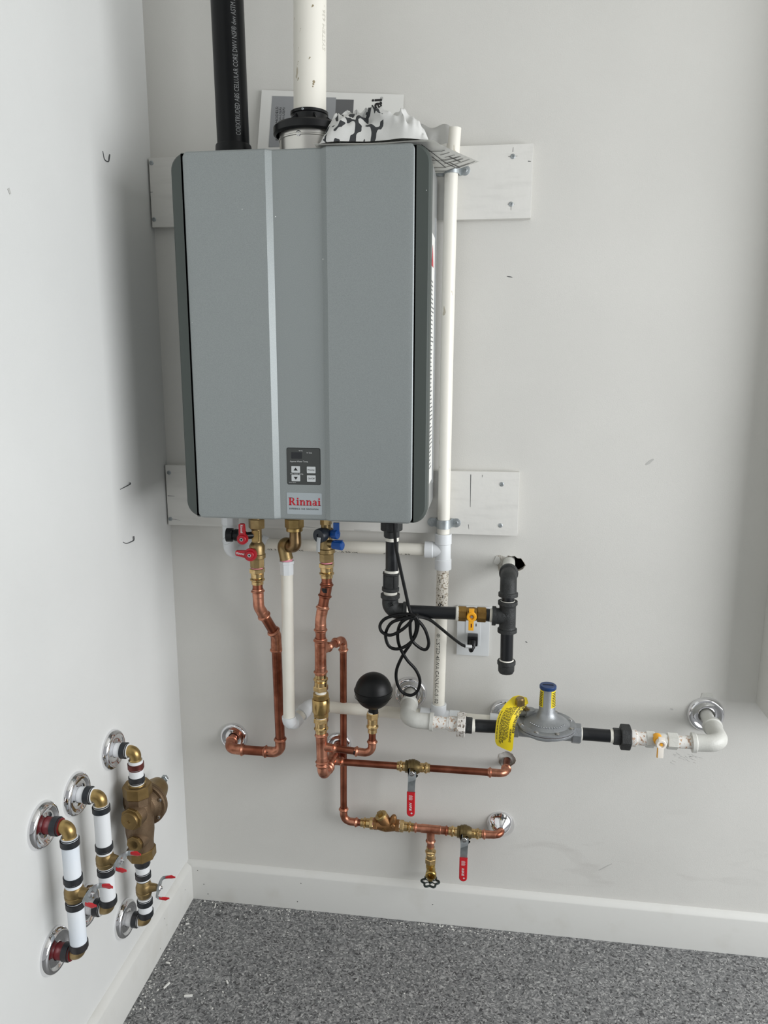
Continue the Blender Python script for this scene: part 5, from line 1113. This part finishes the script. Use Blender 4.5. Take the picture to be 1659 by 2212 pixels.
# regulator
rgl = thing('gas_regulator', 'round grey gas regulator with a tower and dark blue cap', 'regulator', (0.8731, -0.1280, 0.5848))
cA, cB = V((0.7954, -0.1280, 0.5887)), V((0.9440, -0.1280, 0.5848)); ax = (cB-cA).normalized(); L = (cB-cA).length
dc = V((0.8725, -0.1280, 0.5996)); N = V((-ax.z, 0, ax.x)).normalized(); N = V((0, 0, 1))
mb = MB(); mb.hexa(cA, ax, 0, 0.020, 0.0195, 8, 0.0015, 0.2); mb.hexa(cB, ax*-1, 0, 0.0185, 0.0215, 8, 0.0015, 0.2); mb.rev(cA, ax, [(0.019, 0.0170), (L*0.5, 0.0180), (L-0.018, 0.0175)], 24)
mid = cA.lerp(cB, 0.5); mb.rev(mid+V((0, 0, -0.0165)), N, [(0, 0.018), (0.008, 0.034), (0.020, 0.046)], 36); obj('body', mb, ALU, rgl)
F0 = dc+V((0, 0, -0.008)); Rr = 0.0615
mb = MB(); mb.rev(F0, N, [(0, Rr-0.006), (0.0015, Rr-0.001), (0.0045, Rr), (0.0075, Rr-0.0005)], 60); obj('lower_flange', mb, ALU, rgl)
mb = MB(); mb.rev(F0+N*0.0078, N, [(0, Rr-0.002), (0.0014, Rr-0.002)], 60); obj('gasket', mb, mat('brown_gasket', (110, 78, 70), 0.7), rgl)
mb = MB(); mb.rev(F0+N*0.0092, N, [(0, Rr), (0.004, Rr), (0.0050, Rr-0.002), (0.0052, Rr-0.013), (0.0100, Rr-0.019), (0.0150, Rr-0.028), (0.0185, Rr-0.036), (0.024, 0.0205), (0.031, 0.0172), (0.082, 0.0152)], 60); cov = obj('cover', mb, ALU, rgl)
for k in range(8):
    a = 2*PI*k/8+0.35; p = F0+V(((Rr-0.0065)*math.cos(a), (Rr-0.0065)*math.sin(a), 0.0142)); mb = MB(); mb.rev(p, N, [(0, 0.0050), (0.0012, 0.0050), (0.0028, 0.0030)], 14); obj('rivet', mb, CHROMED, cov)
tt = F0+N*0.091; mb = MB(); mb.rev(tt, N, [(0, 0.0172), (0.0015, 0.0176), (0.006, 0.0176), (0.0075, 0.0164)], 32); cp = obj('cap', mb, NAVY, rgl)
mb = MB(); mb.bb(tt+V((-0.011, -0.0016, 0.0074)), tt+V((0.011, 0.0016, 0.0080))); obj('cap_slot', mb, DARK, cp)
def cone(aC, w, z0, z1, lift=0.0004): # patch on the tower
    def fn(u, v):
        z = z0+(z1-z0)*v; r = 0.0172+(0.0152-0.0172)*(z-0.031)/(0.082-0.031)+lift; a = aC+w*(u-0.5); return F0+V((r*math.cos(a), r*math.sin(a), 0.0092+z))
    return fn
for aC in (-PI+0.42, -0.62):
    fn = cone(aC, 1.05, 0.044, 0.080); mb = MB(); mb.grid(fn, 8, 3); lb2 = obj('sticker', mb, TAGY, rgl, 'yellow sticker')
    mb = MB(); fn2 = cone(aC, 1.05, 0.044, 0.080, 0.0007)
    for i in range(9):
        v = 0.06+i*0.10; mb.grid((lambda v_: (lambda a, b: fn2(0.14+0.72*a, v_+0.05*b)))(v), 5, 1)
    obj('print_line', mb, INK, lb2)['kind'] = 'stuff'
mb = MB()
for i, s in enumerate(('CSA', 'AGA')):
    pass
for k in range(16):
    a = -2.6+k*0.135; r0_, r1_ = Rr-0.021, Rr-0.024; c = F0+V((r0_*math.cos(a), r0_*math.sin(a), 0.0215)); mb.rev(c, N, [(0, 0.0016), (0.0006, 0.0012)], 5)
obj('cast_mark', mb, ALU, cov)['kind'] = 'stuff'
vb = V((0.8359, -0.1280, 0.6234)); vb = V((F0.x-0.034, -0.108, F0.z+0.012))
mb = MB(); mb.rev(vb+V((0, 0, 0)), (0, 0, 1), [(0, 0.012), (0.014, 0.0115), (0.020, 0.0115)], 20); mb.box(vb+V((0.006, -0.002, 0.012)), (0.026, 0.020, 0.014), None, 0.0015); obj('vent_boss', mb, ALU, rgl)
vp = V((0.8158, -0.1340, 0.6532)); mb = MB(); mb.sweep([vb+V((0, 0, 0.012)), vp+V((0.004, 0.018, -0.016)), vp+V((0, 0, -0.008))], 0.0056, 14); mb.hexa(vp+V((0, 0, -0.010)), (0, 0, 1), 0, 0.0150, 0.0098, 6, 0.0012, 0.4); mb.rev(vp+V((0, 0, 0.0045)), (0, 0, 1), [(0, 0.0086), (0.0025, 0.0080)], 20); obj('vent_limiter', mb, BRASSD, rgl)
# side arm that carries the brass plug over the left of the flange
mb = MB(); mb.sweep([vb+V((0, 0, 0.014)), V((vp.x, vp.y+0.030, vb.z+0.010))], 0.0095, 14); obj('vent_boss', mb, ALU, rgl)

yt = thing('warning_tag', 'curved yellow warning tag hanging from the brass vent plug', 'tag', vp)
LEFT_ = [(0.8011, -0.1220, 0.6562), (0.7828, -0.1360, 0.6415), (0.7699, -0.1480, 0.6201), (0.7659, -0.1520, 0.5892), (0.7668, -0.1500, 0.5585)]
RIGHT_ = [(0.8338, -0.1160, 0.6419), (0.8170, -0.1400, 0.6279), (0.8074, -0.1560, 0.6130), (0.8042, -0.1660, 0.5866), (0.8025, -0.1660, 0.5518)]
LEFT_ = catmull([V(p) for p in LEFT_], 8); RIGHT_ = catmull([V(p) for p in RIGHT_], 8)
def tagp(u, v, o=0.0):
    i = min(len(LEFT_)-1.001, max(0, v*(len(LEFT_)-1))); k = int(i); t = i-k
    a = LEFT_[k].lerp(LEFT_[k+1], t); b = RIGHT_[k].lerp(RIGHT_[k+1], t)
    c = 1.0; 
    p = a.lerp(b, u); bul = 0.004*math.sin(PI*u); n = V((0.0, -1, 0.25)).normalized(); return p+n*(bul+o)
def tago(u, v):   # clipped corners
    ub = u
    if v > 0.93: e = (v-0.93)/0.07; ub = 0.5+(u-0.5)*(1-0.22*e*e)
    return tagp(ub, v)
mb = MB(); mb.grid(tago, 10, 40)
tp_ = [tagp(0, 0), tagp(0.5, 0), tagp(1, 0)]
topL, topR = V((0.8129, -0.1140, 0.6565)), V((0.8311, -0.1060, 0.6488))
mb.grid(lambda a, b: tagp(a, 0).lerp(topL.lerp(topR, a), b), 10, 4)
bmesh.ops.remove_doubles(mb.bm, verts=mb.bm.verts[:], dist=0.0002); bmesh.ops.solidify(mb.bm, geom=mb.bm.faces[:], thickness=0.0004); tg = obj('card', mb, TAGY, yt, sharp=1.5)
mb = MB(); LT = 0.128
def tw(s, u, v0, size, bold=0.0, sx=1.0):
    mb = MB(); write(mb, s, size, lambda p, q: tagp(u+q/0.040, v0+p/LT, 0.0012), 'LEFT', sx, bold); obj('lettering', mb, INK, tg)
tw('LINE VENT LIMITING DEVICE', 0.885, 0.05, 0.0062, 0.0002, 1.03)
tw('WARNING', 0.74, 0.09, 0.0062, 0.0001, 1.0); tw('WARNING', 0.74, 0.62, 0.0062, 0.0001, 1.0)
mb = MB(); random.seed(3)
for j in range(9):
    u = 0.64-j*0.062; v = 0.12+0.02*j+random.uniform(0, .02); ve = 0.80+0.015*j if j < 7 else 0.90
    if j == 8: u = 0.07; v = 0.36; ve = 0.86
    while v < ve:
        l = random.uniform(0.02, 0.07); n = max(1, int(l/0.02))
        q0 = v; mb.grid((lambda a0, l0, u0: (lambda a, b: tagp(u0+0.026*b, a0+l0*a, 0.0012)))(q0, l, u), n, 1); v += l+0.012
obj('print_line', mb, INK, tg)['kind'] = 'stuff'

gR = thing('gas_shutoff_line', 'speckled gas pipe with black union leading to the right painted elbow', 'gas pipe', (1.0629, -0.1280, 0.5831))
c0 = V((0.9431, -0.1280, 0.5847)); c1 = V((1.0122, -0.1280, 0.5841)); ax = (c1-c0).normalized()
mb = MB(); mb.rev(c0, ax, [(-0.002, 0.0150), (0.004, 0.0142)], 22); obj('thread_tape', mb, WTAPE, gR); mb = MB(); mb.rev(c1-ax*0.008, ax, [(0, 0.0138), (0.002, 0.0143), (0.008, 0.0146)], 22); obj('thread_tape', mb, WTAPE, gR)
pipe('nipple', c0, c1, RG*1.0, IRONP, gR)
mb = MB(); mb.hexa(c1, ax, -0.002, 0.013, 0.0175, 8, 0.0012, 0.2); obj('union_tail', mb, IRON, gR)
mb = MB(); mb.hexa(c1, ax, 0.0125, 0.0335, 0.0265, 6, 0.0020, 0.05); obj('union_nut', mb, IRON, gR)
c2 = V((1.0432, -0.1280, 0.5832)); c3 = V((1.0778, -0.1280, 0.5827)); mb = MB(); mb.rev(c2, c3-c2, [(0, 0.0175), (0.013, 0.0175), (0.016, 0.0140), (0.040, 0.0140)], 28); obj('nipple', mb, RUSTP, gR)
c4 = V((1.1381, -0.1280, 0.5815)); c5 = V((1.1739, -0.1280, 0.5816)); pipe('nipple', c4, c5, RG, RUSTP, gR)
d0, d1, d2 = V((1.1684, -0.1280, 0.5817)), V((1.2268, -0.1300, 0.5846)), V((1.2284, 0.0000, 0.5882))
elbow([d0, d1, d1.lerp(d2, 0.58)], RG+0.0004, 0.026, PAINTP, gR, rf_iron)
mb = MB(); mb.rev(d2, d1-d2, [(0, 0.0136), ((d1-d2).length*0.75, 0.0136)], 24); obj('nipple', mb, PAINTP, gR)
gc = thing('gas_cock', 'white-painted gas cock with white and orange lever on the far right', 'gas valve', (1.1048, -0.1280, 0.5821))
v0, v1 = V((1.0759, -0.1280, 0.5825)), V((1.1408, -0.1280, 0.5817)); ax = (v1-v0).normalized(); L = (v1-v0).length
mb = MB(); mb.hexa(v0, ax, 0, 0.28*L, 0.0172, 6, 0.0015, 0.25); mb.rev(v0, ax, [(0.27*L, 0.0135), (0.42*L, 0.0150), (0.56*L, 0.0150), (0.66*L, 0.0135)], 24); mb.hexa(v0, ax, 0.66*L, L, 0.0172, 6, 0.0015, 0.25); obj('valve_body', mb, PAINTP, gc)
gh = V((1.1013, -0.1560, 0.5882)); mb = MB(); mb.rev(gh+V((-0.004, 0.024, 0.002)), (0.05, -1, 0), [(0, 0.0100), (0.016, 0.0098), (0.018, 0.0090)], 20); obj('stem_collar', mb, YEL, gc)
mb = MB(); mb.rev(gh, (0, -1, 0), [(-0.006, 0.0100), (0.004, 0.0102), (0.0055, 0.0092), (0.0055, 0.0060), (0.002, 0.0050)], 26); mb.bb(gh+V((-0.0060, -0.0040, 0.004)), gh+V((0.0060, 0.002, 0.0150)), 0.001); mb.bb(gh+V((-0.0062, -0.0060, -0.0290)), gh+V((0.0052, 0.0005, -0.006)), 0.0012); lv = obj('lever', mb, mat('cream_enamel', (236, 230, 220), 0.4), gc)
mb = MB(); mb.rev(gh+V((0, -0.002, 0)), (0, -1, 0), [(0, 0.0030), (0.003, 0.0026)], 14); mb.bb(gh+V((-0.0075, -0.0050, -0.0290)), gh+V((-0.0058, 0.0, -0.006)), 0.0004); obj('lever_edge', mb, YEL, lv)

# ------------------------------------------------------------------ left wall stub-outs
def pexline(y, zt, zb, m_top, m_bot, rings_top, rings_bot, label, axx=0.05, lstub=None, second=PEX, rr=0.0143):
    pass
RX = 0.0143
def ringat(root, c, d, m_=None):
    mb = MB(); c = V(c); mb.rev(c-V(d)*0.0055, d, [(0, RX+0.0005), (0.0003, RX+0.0018), (0.0107, RX+0.0018), (0.011, RX+0.0005)], 32); mb.rev(c+V(d)*0.001, V(d), [(0.0056, RX+0.0003), (0.0075, RX+0.0003)], 28); return obj('crimp_ring', mb, m_ or RING, root)
def stub(root, y, z, ax_, mt, ring=None):
    mb = MB(); mb.rev((0.002, y, z), (1, 0, 0), [(0, RX), (ax_-0.0155, RX)], 28); obj('stub', mb, mt, root)
    ringat(root, (ax_-0.0225, y, z), (1, 0, 0), ring)
def brass_elbow(root, y, z, ax_, dn):
    mb = MB(); mb.sweep(rpath([(ax_-0.0175, y, z), (ax_, y, z), (ax_, y, z+dn*0.020)], 0.0112), lambda t, L: 0.0122 if min(t, L-t) < 0.003 else 0.0108+0.0010*math.sin(PI*t/L), 28); obj('elbow', mb, BRASSU if dn < 0 else BRASSD, root)
def upright(root, x, y, za, zb, m_=None):
    mb = MB(); mb.rev((x, y, za), (0, 0, -1), [(0, RX), (za-zb, RX)], 28); return obj('pipe', mb, m_ or PEX, root)
def butterfly(c, ang, label, hub_out=0.030, tilt=0.0):
    """brass ball valve on an upright pipe, stem towards the room, steel T handle with red tips"""
    c = V(c); root = thing('ball_valve', label, 'ball valve', c, 'butterfly-handled ball valves on the left wall')
    mb = MB(); mb.rev(c+V((0, 0, 0.0185)), (0, 0, -1), [(0, 0.0130), (0.002, 0.0138), (0.006, 0.0138), (0.009, 0.0152), (0.014, 0.0166), (0.020, 0.0168), (0.0235, 0.0158), (0.0245, 0.0168), (0.029, 0.0162), (0.034, 0.0140), (0.037, 0.0130)], 30)
    d = V((math.cos(ang), math.sin(ang), 0)); mb.rev(c+V((0, 0, 0.002)), d, [(0, 0.0105), (0.020, 0.0085), (hub_out-0.004, 0.0070)], 20); obj('valve_body', mb, BRASSD, root)
    h = c+d*hub_out+V((0, 0, 0.002)); t = V((-d.y, d.x, 0)); e = (t*math.cos(tilt)+V((0, 0, 1))*math.sin(tilt)).normalized(); n = d.cross(e).normalized()
    out = []
    for k in range(24):
        a = 2*PI*k/24; ca, sa = math.cos(a), math.sin(a); out.append(h+e*(0.0225*ca)+n*(0.0098*sa*(1-0.25*ca*ca)))
    mb = MB(); mb.prism(out, d*0.0016); 
    for s in (-1, 1): mb.sweep(rpath([h+e*(s*0.0175)+d*0.0008, h+e*(s*0.0225)+d*0.003, h+e*(s*0.0245)+d*0.014], 0.003, 0.0015), 0.0052, 10, True, 0.20, e)
    hd_ = obj('handle_plate', mb, ZINC, root)
    for s in (-1, 1):
        mb = MB(); A = h+e*(s*0.0238)+d*0.0080; mb.sweep([A, A+d*0.002, A+d*0.013+e*(s*0.001), A+d*0.0185, A+d*0.0205], lambda t_, L: (0.0042, 0.0056, 0.0060, 0.0052, 0.0025)[min(4, int(round(t_/L*4)))], 14, True, 0.42, e); obj('grip', mb, RED, hd_, 'red dipped tip')
    mb = MB(); mb.hexa(h, d, 0, 0.0045, 0.0066, 6, 0.0008); mb.rev(h, d, [(0.0045, 0.0034), (0.0075, 0.0032), (0.008, 0.002)], 14); obj('nut', mb, CHROME, hd_)
    return root
XP = 0.050
def zof(v): return v
# pipe with pressure regulator (nearest the corner)
yP, yQ, yS = -0.3180, -0.4720, -0.5740
def esc_pair(y1, z1, l1, y2, z2, l2):
    escutcheon((0, y1, z1), (1, 0, 0), 0.0405, RX, l1, 'rim'); escutcheon((0, y2, z2), (1, 0, 0), 0.0405, RX, l2, 'rim', CHROME)
zPt, zPb = (0.0500, -0.3342, 0.5869)[2], (0.0500, -0.3371, 0.2000)[2]
zQt, zQb = (0.0500, -0.4711, 0.5729)[2], (0.0500, -0.4792, 0.3393)[2]
zSt, zSb = (0.0500, -0.5766, 0.5789)[2], (0.0500, -0.5848, 0.3339)[2]
yP = ((0.0500, -0.3342, 0.5869)[1]+(0.0500, -0.3371, 0.2000)[1])/2; yQ = ((0.0500, -0.4711, 0.5729)[1]+(0.0500, -0.4792, 0.3393)[1])/2; yS = ((0.0500, -0.5766, 0.5789)[1]+(0.0500, -0.5848, 0.3339)[1])/2
esc_pair(yP, zPt, 'upper chrome escutcheon of the left-wall pipe nearest the corner', yP, zPb, 'lower chrome escutcheon of the left-wall pipe nearest the corner')
esc_pair(yQ, zQt, 'upper chrome escutcheon of the middle left-wall pipe', yQ, zQb, 'lower chrome escutcheon half hidden behind the white pipe of the maroon-ended line')
esc_pair(yS, zSt, 'chrome escutcheon round the upper maroon pipe stub', yS, zSb, 'chrome escutcheon round the lower maroon pipe stub')
# three lines
LP = thing('service_pipe', 'white upright pipe with pressure regulator nearest the corner', 'pipe', (XP, yP, zPt))
zr = {1663: (0.0500, -0.3318, 0.5440)[2], 1651: (0.0500, -0.3322, 0.5564)[2], 1679: (0.0500, -0.3319, 0.5277)[2], 1683: (0.0500, -0.3324, 0.5239)[2]}
stub(LP, yP, zPt, XP, PEX); brass_elbow(LP, yP, zPt, XP, -1)
upright(LP, XP, yP, (0.0500, -0.3327, 0.5679)[2], (0.0500, -0.3316, 0.5142)[2]); ringat(LP, (XP, yP, (0.0500, -0.3322, 0.5564)[2]), (0, 0, -1), RINGB); ringat(LP, (XP, yP, (0.0500, -0.3319, 0.5277)[2]), (0, 0, -1))
upright(LP, XP, yP, (0.0500, -0.3284, 0.3482)[2], (0.0500, -0.3328, 0.2986)[2]); ringat(LP, (XP, yP, (0.0500, -0.3296, 0.3394)[2]), (0, 0, -1)); ringat(LP, (XP, yP, (0.0500, -0.3315, 0.3084)[2]), (0, 0, 1))
upright(LP, XP, yP, (0.0500, -0.3340, 0.2570)[2], (0.0500, -0.3353, 0.2140)[2]); ringat(LP, (XP, yP, (0.0500, -0.3333, 0.2455)[2]), (0, 0, 1)); ringat(LP, (XP, yP, (0.0500, -0.3345, 0.2200)[2]), (0, 0, -1))
stub(LP, yP, zPb, XP, PEXG, RING); brass_elbow(LP, yP, zPb, XP, 1)
LQ = thing('service_pipe', 'white upright pipe in the middle of the three on the left wall', 'pipe', (XP, yQ, zQt))
stub(LQ, yQ, zQt, XP, PEX); brass_elbow(LQ, yQ, zQt, XP, -1)
upright(LQ, XP, yQ, (0.0500, -0.4716, 0.5564)[2], (0.0500, -0.4767, 0.4583)[2]); ringat(LQ, (XP, yQ, (0.0500, -0.4728, 0.5478)[2]), (0, 0, 1)); ringat(LQ, (XP, yQ, (0.0500, -0.4767, 0.4707)[2]), (0, 0, -1))
upright(LQ, XP, yQ, (0.0500, -0.4767, 0.4332)[2], (0.0500, -0.4791, 0.3530)[2]); ringat(LQ, (XP, yQ, (0.0500, -0.4768, 0.4198)[2]), (0, 0, 1)); ringat(LQ, (XP, yQ, (0.0500, -0.4783, 0.3583)[2]), (0, 0, -1))
stub(LQ, yQ, zQb, XP, PEXG); brass_elbow(LQ, yQ, zQb, XP, 1)
LS = thing('service_pipe', 'white upright pipe with maroon end stubs on the left wall', 'pipe', (XP, yS, zSt))
PEXB = mat('milky_pipe', (234, 238, 242), 0.3, 0, (222, 230, 238), 8, 0.4, 0.6)
stub(LS, yS, zSt, XP, MAROON); brass_elbow(LS, yS, zSt, XP, -1)
upright(LS, XP, yS, (0.0500, -0.5776, 0.5613)[2], (0.0500, -0.5822, 0.4680)[2], PEXB); ringat(LS, (XP, yS, (0.0500, -0.5790, 0.5517)[2]), (0, 0, 1)); ringat(LS, (XP, yS, (0.0500, -0.5817, 0.4819)[2]), (0, 0, -1))
upright(LS, XP, yS, (0.0500, -0.5830, 0.4416)[2], (0.0500, -0.5858, 0.3478)[2], PEXB); ringat(LS, (XP, yS, (0.0500, -0.5828, 0.4324)[2]), (0, 0, 1)); ringat(LS, (XP, yS, (0.0500, -0.5852, 0.3519)[2]), (0, 0, -1))
stub(LS, yS, zSb, XP, MAROON); brass_elbow(LS, yS, zSb, XP, 1)
for root, y, z in ((LS, yS, zSt), (LS, yS, zSb)):
    mb = MB()
    for k in range(9):
        a = random.uniform(-2.3, -1.2); x = random.uniform(0.008, 0.030); c = V((x, y+RX*math.cos(a), z+RX*math.sin(a))); mb.rev(c, (0, math.cos(a), math.sin(a)), [(0, random.uniform(.0008, .0022)), (0.0003, 0.0006)], 6)
    obj('paint_splash', mb, CHIP, root)['kind'] = 'stuff'
butterfly((XP, yP, (0.0500, -0.3335, 0.2773)[2]), 0.12, 'ball valve with red-tipped handle below the bronze pressure regulator', 0.031, 0.32)
butterfly((XP, yQ, (0.0500, -0.4768, 0.4449)[2]), -0.10, 'ball valve with red-tipped handle on the middle left-wall pipe', 0.031)
butterfly((XP, yS, (0.0500, -0.5825, 0.4556)[2]), -0.10, 'ball valve with red-tipped handle on the maroon-ended pipe', 0.031)

# pressure reducing valve
pr = thing('pressure_regulator', 'bronze water pressure regulator with domed bell and side plugs', 'pressure regulator', (XP, yP, (0.0500, -0.3275, 0.4357)[2]))
zt_, zb_ = (0.0500, -0.3292, 0.5169)[2], (0.0500, -0.3306, 0.3476)[2]
zu = lambda t: zt_+(zb_-zt_)*t
mb = MB(); mb.rev((XP, yP, zu(0.0)), (0, 0, -1), [(0, 0.0175), (0.004, 0.0185), (0.0042, 0.0240)], 28, True); obj('union_tail', mb, BRASSU, pr)
mb = MB(); mb.hexa(V((XP, yP, zu(-0.005))), (0, 0, -1), 0.002, 0.0270, 0.0288, 8, 0.002, 0.3); obj('union_nut', mb, BRONZEY, pr)
mb = MB(); mb.hexa(V((XP, yP, zu(0.15))), (0, 0, -1), 0.0, 0.0190, 0.0262, 8, 0.002, 0.3)
H = zu(0.26)-zu(0.86)
mb.rev((XP, yP, zu(0.26)), (0, 0, -1), [(0, 0.0235), (0.010, 0.0255), (H*0.35, 0.0290), (H*0.6, 0.0285), (H*0.85, 0.0255), (H, 0.0255)], 32)
zc1 = (0.0500, -0.3354, 0.4544)[2]
cB_ = V((XP, yP+0.030, zc1))
mb.rev((XP, yP, zc1), (0, 1, 0), [(0, 0.026), (0.014, 0.028), (0.020, 0.034), (0.024, 0.0440)], 36)
p1_ = V((XP+0.003, yP-0.012, 0.458)); mb.rev(p1_, (-0.10, -1, 0.0), [(0, 0.0225), (0.016, 0.0222), (0.018, 0.0215)], 30)
p2_ = V((XP+0.006, yP-0.006, 0.402)); mb.rev(p2_, (-0.1, -1, 0.0), [(0, 0.0195), (0.024, 0.0185)], 28)
obj('body', mb, BRONZE, pr)
mb = MB(); mb.hexa(V((XP, yP, zu(0.845))), (0, 0, -1), 0, 0.0225, 0.0290, 8, 0.002, 0.3); obj('union_nut', mb, BRONZEY, pr)
mb = MB(); mb.rev(cB_+V((0, -0.008, 0)), (0, 1, 0), [(0, 0.0445), (0.0015, 0.0465), (0.0060, 0.0465), (0.0062, 0.0455)], 48); mb.rev(cB_+V((0, -0.001, 0)), (0, 1, 0), [(0, 0.0465), (0.006, 0.0465), (0.008, 0.0445)], 48); fl = obj('bell_flange', mb, BRONZE, pr)
for k in range(6):
    a = 2*PI*k/6+0.4; c = cB_+V((0.0395*math.cos(a), -0.008, 0.0395*math.sin(a))); mb = MB(); mb.rev(c, (0, -1, 0), [(0, 0.0042), (0.0025, 0.0040), (0.0035, 0.0025)], 12); obj('flange_bolt', mb, CHROMED, fl)
mb = MB(); mb.rev(cB_+V((0, 0.004, 0)), (0, 1, 0), [(0, 0.040), (0.010, 0.036), (0.026, 0.0285), (0.048, 0.0255), (0.060, 0.0215), (0.066, 0.014), (0.068, 0.006)], 36); obj('bell', mb, BRONZEY, pr)
mb = MB(); q = cB_+V((0, 0.070, 0)); mb.rev(q, (0, 1, 0), [(0, 0.0042), (0.022, 0.0042)], 14); mb.hexa(q, (0, 1, 0), 0.020, 0.028, 0.0086, 6, 0.001); obj('adjusting_screw', mb, ZINC, pr)
d = V((-0.10, -1, 0.0)).normalized(); mb = MB(); q = p1_+d*0.0175; mb.hexa(q, d, 0, 0.0075, 0.0232, 8, 0.0012, 0.2); mb.rev(q, d, [(0.0070, 0.0205), (0.0085, 0.0205), (0.0087, 0.0185), (0.0115, 0.0185), (0.0140, 0.0172), (0.0142, 0.0030), (0.0128, 0.0026)], 32); obj('plug_cap', mb, BRONZEY, pr)
d = V((-0.1, -1, 0.0)).normalized(); mb = MB(); q = p2_+d*0.0235; mb.hexa(q, d, 0, 0.0060, 0.0170, 8, 0.0010, 0.2); mb.rev(q, d, [(0.0058, 0.0130), (0.0062, 0.0110), (0.0035, 0.0105), (0.0035, 0.0098), (0.0052, 0.0096), (0.0060, 0.0085)], 28); obj('gauge_plug', mb, BRONZEY, pr)

# ------------------------------------------------------------------ floor litter
def chip(c, L, w, h, a, label, nm='plaster_chip'):
    mb = MB(); mb.box(V(c)+V((0, 0, h/2)), (L, w, h), Matrix.Rotation(a, 3, 'Z'), min(h, w)*0.2)
    for v in mb.bm.verts: v.co += V((noise.noise(v.co*300)*0.0006, noise.noise(v.co*310+V((5, 0, 0)))*0.0006, 0))
    o = obj(nm, mb, CHIP, None, loc=c); tag(o, label, 'chip')
chip((0.0639, -0.2896, 0.0000), 0.0180, 0.0034, 0.003, 1.20, 'slim white chip on the floor near the left baseboard, tilted upright', 'plastic_offcut')
chip((0.1227, -0.3102, 0.0000), 0.0180, 0.0042, 0.004, 0.20, 'slim white chip lying level near the front left of the floor', 'plastic_offcut')
chip((0.1930, -0.2607, 0.0000), 0.0090, 0.0034, 0.002, -0.9, 'small white chip right of the two slim sticks')
chip((0.0801, -0.0322, 0.0000), 0.0165, 0.0020, 0.002, 1.75, 'thin white sliver on the floor close to the corner')
chip((0.0399, -0.2277, 0.0000), 0.0100, 0.0040, 0.002, -0.15, 'flat white chip beside the left baseboard')
chip((0.0352, -0.1026, 0.0000), 0.0090, 0.0038, 0.002, 0.3, 'small pale chip under the lowest left-wall elbow')
random.seed(11); mb = MB()
def crumb(x, y, s):
    if x < 0.017 or y > -0.017: return
    n = random.randint(4, 6); a0 = random.uniform(0, 6); el = random.uniform(1, 2.4); h = s*0.45; ph = random.uniform(0, PI)
    pts = []
    for k in range(n):
        a = a0+2*PI*k/n; px, py = s*el*math.cos(a)*random.uniform(.7, 1), s*math.sin(a)*random.uniform(.7, 1); pts.append(V((x+px*math.cos(ph)-py*math.sin(ph), y+px*math.sin(ph)+py*math.cos(ph), 0.0001)))
    mb.prism(pts, (0, 0, h))
for i in range(420):   # thick near the corner and along the skirting
    r = random.random()
    if r < 0.35: x, y = random.uniform(0.017, 0.9), -0.018-abs(random.gauss(0, 0.012))
    elif r < 0.60: x, y = 0.018+abs(random.gauss(0, 0.015)), random.uniform(-0.55, -0.02)
    else: x, y = abs(random.gauss(0.12, 0.22)), -abs(random.gauss(0.20, 0.25))
    crumb(x, y, random.choice((0.0007, 0.0008, 0.001, 0.0012, 0.0018)))
for i in range(60): crumb(random.uniform(0.3, 1.2), random.uniform(-0.7, -0.02), random.choice((0.0006, 0.0008, 0.0012)))
o = obj('plaster_crumbs', mb, CHIP, None, loc=(0.3, -0.3, 0)); tag(o, 'scattered white plaster crumbs on the speckled floor', 'debris'); o['kind'] = 'stuff'
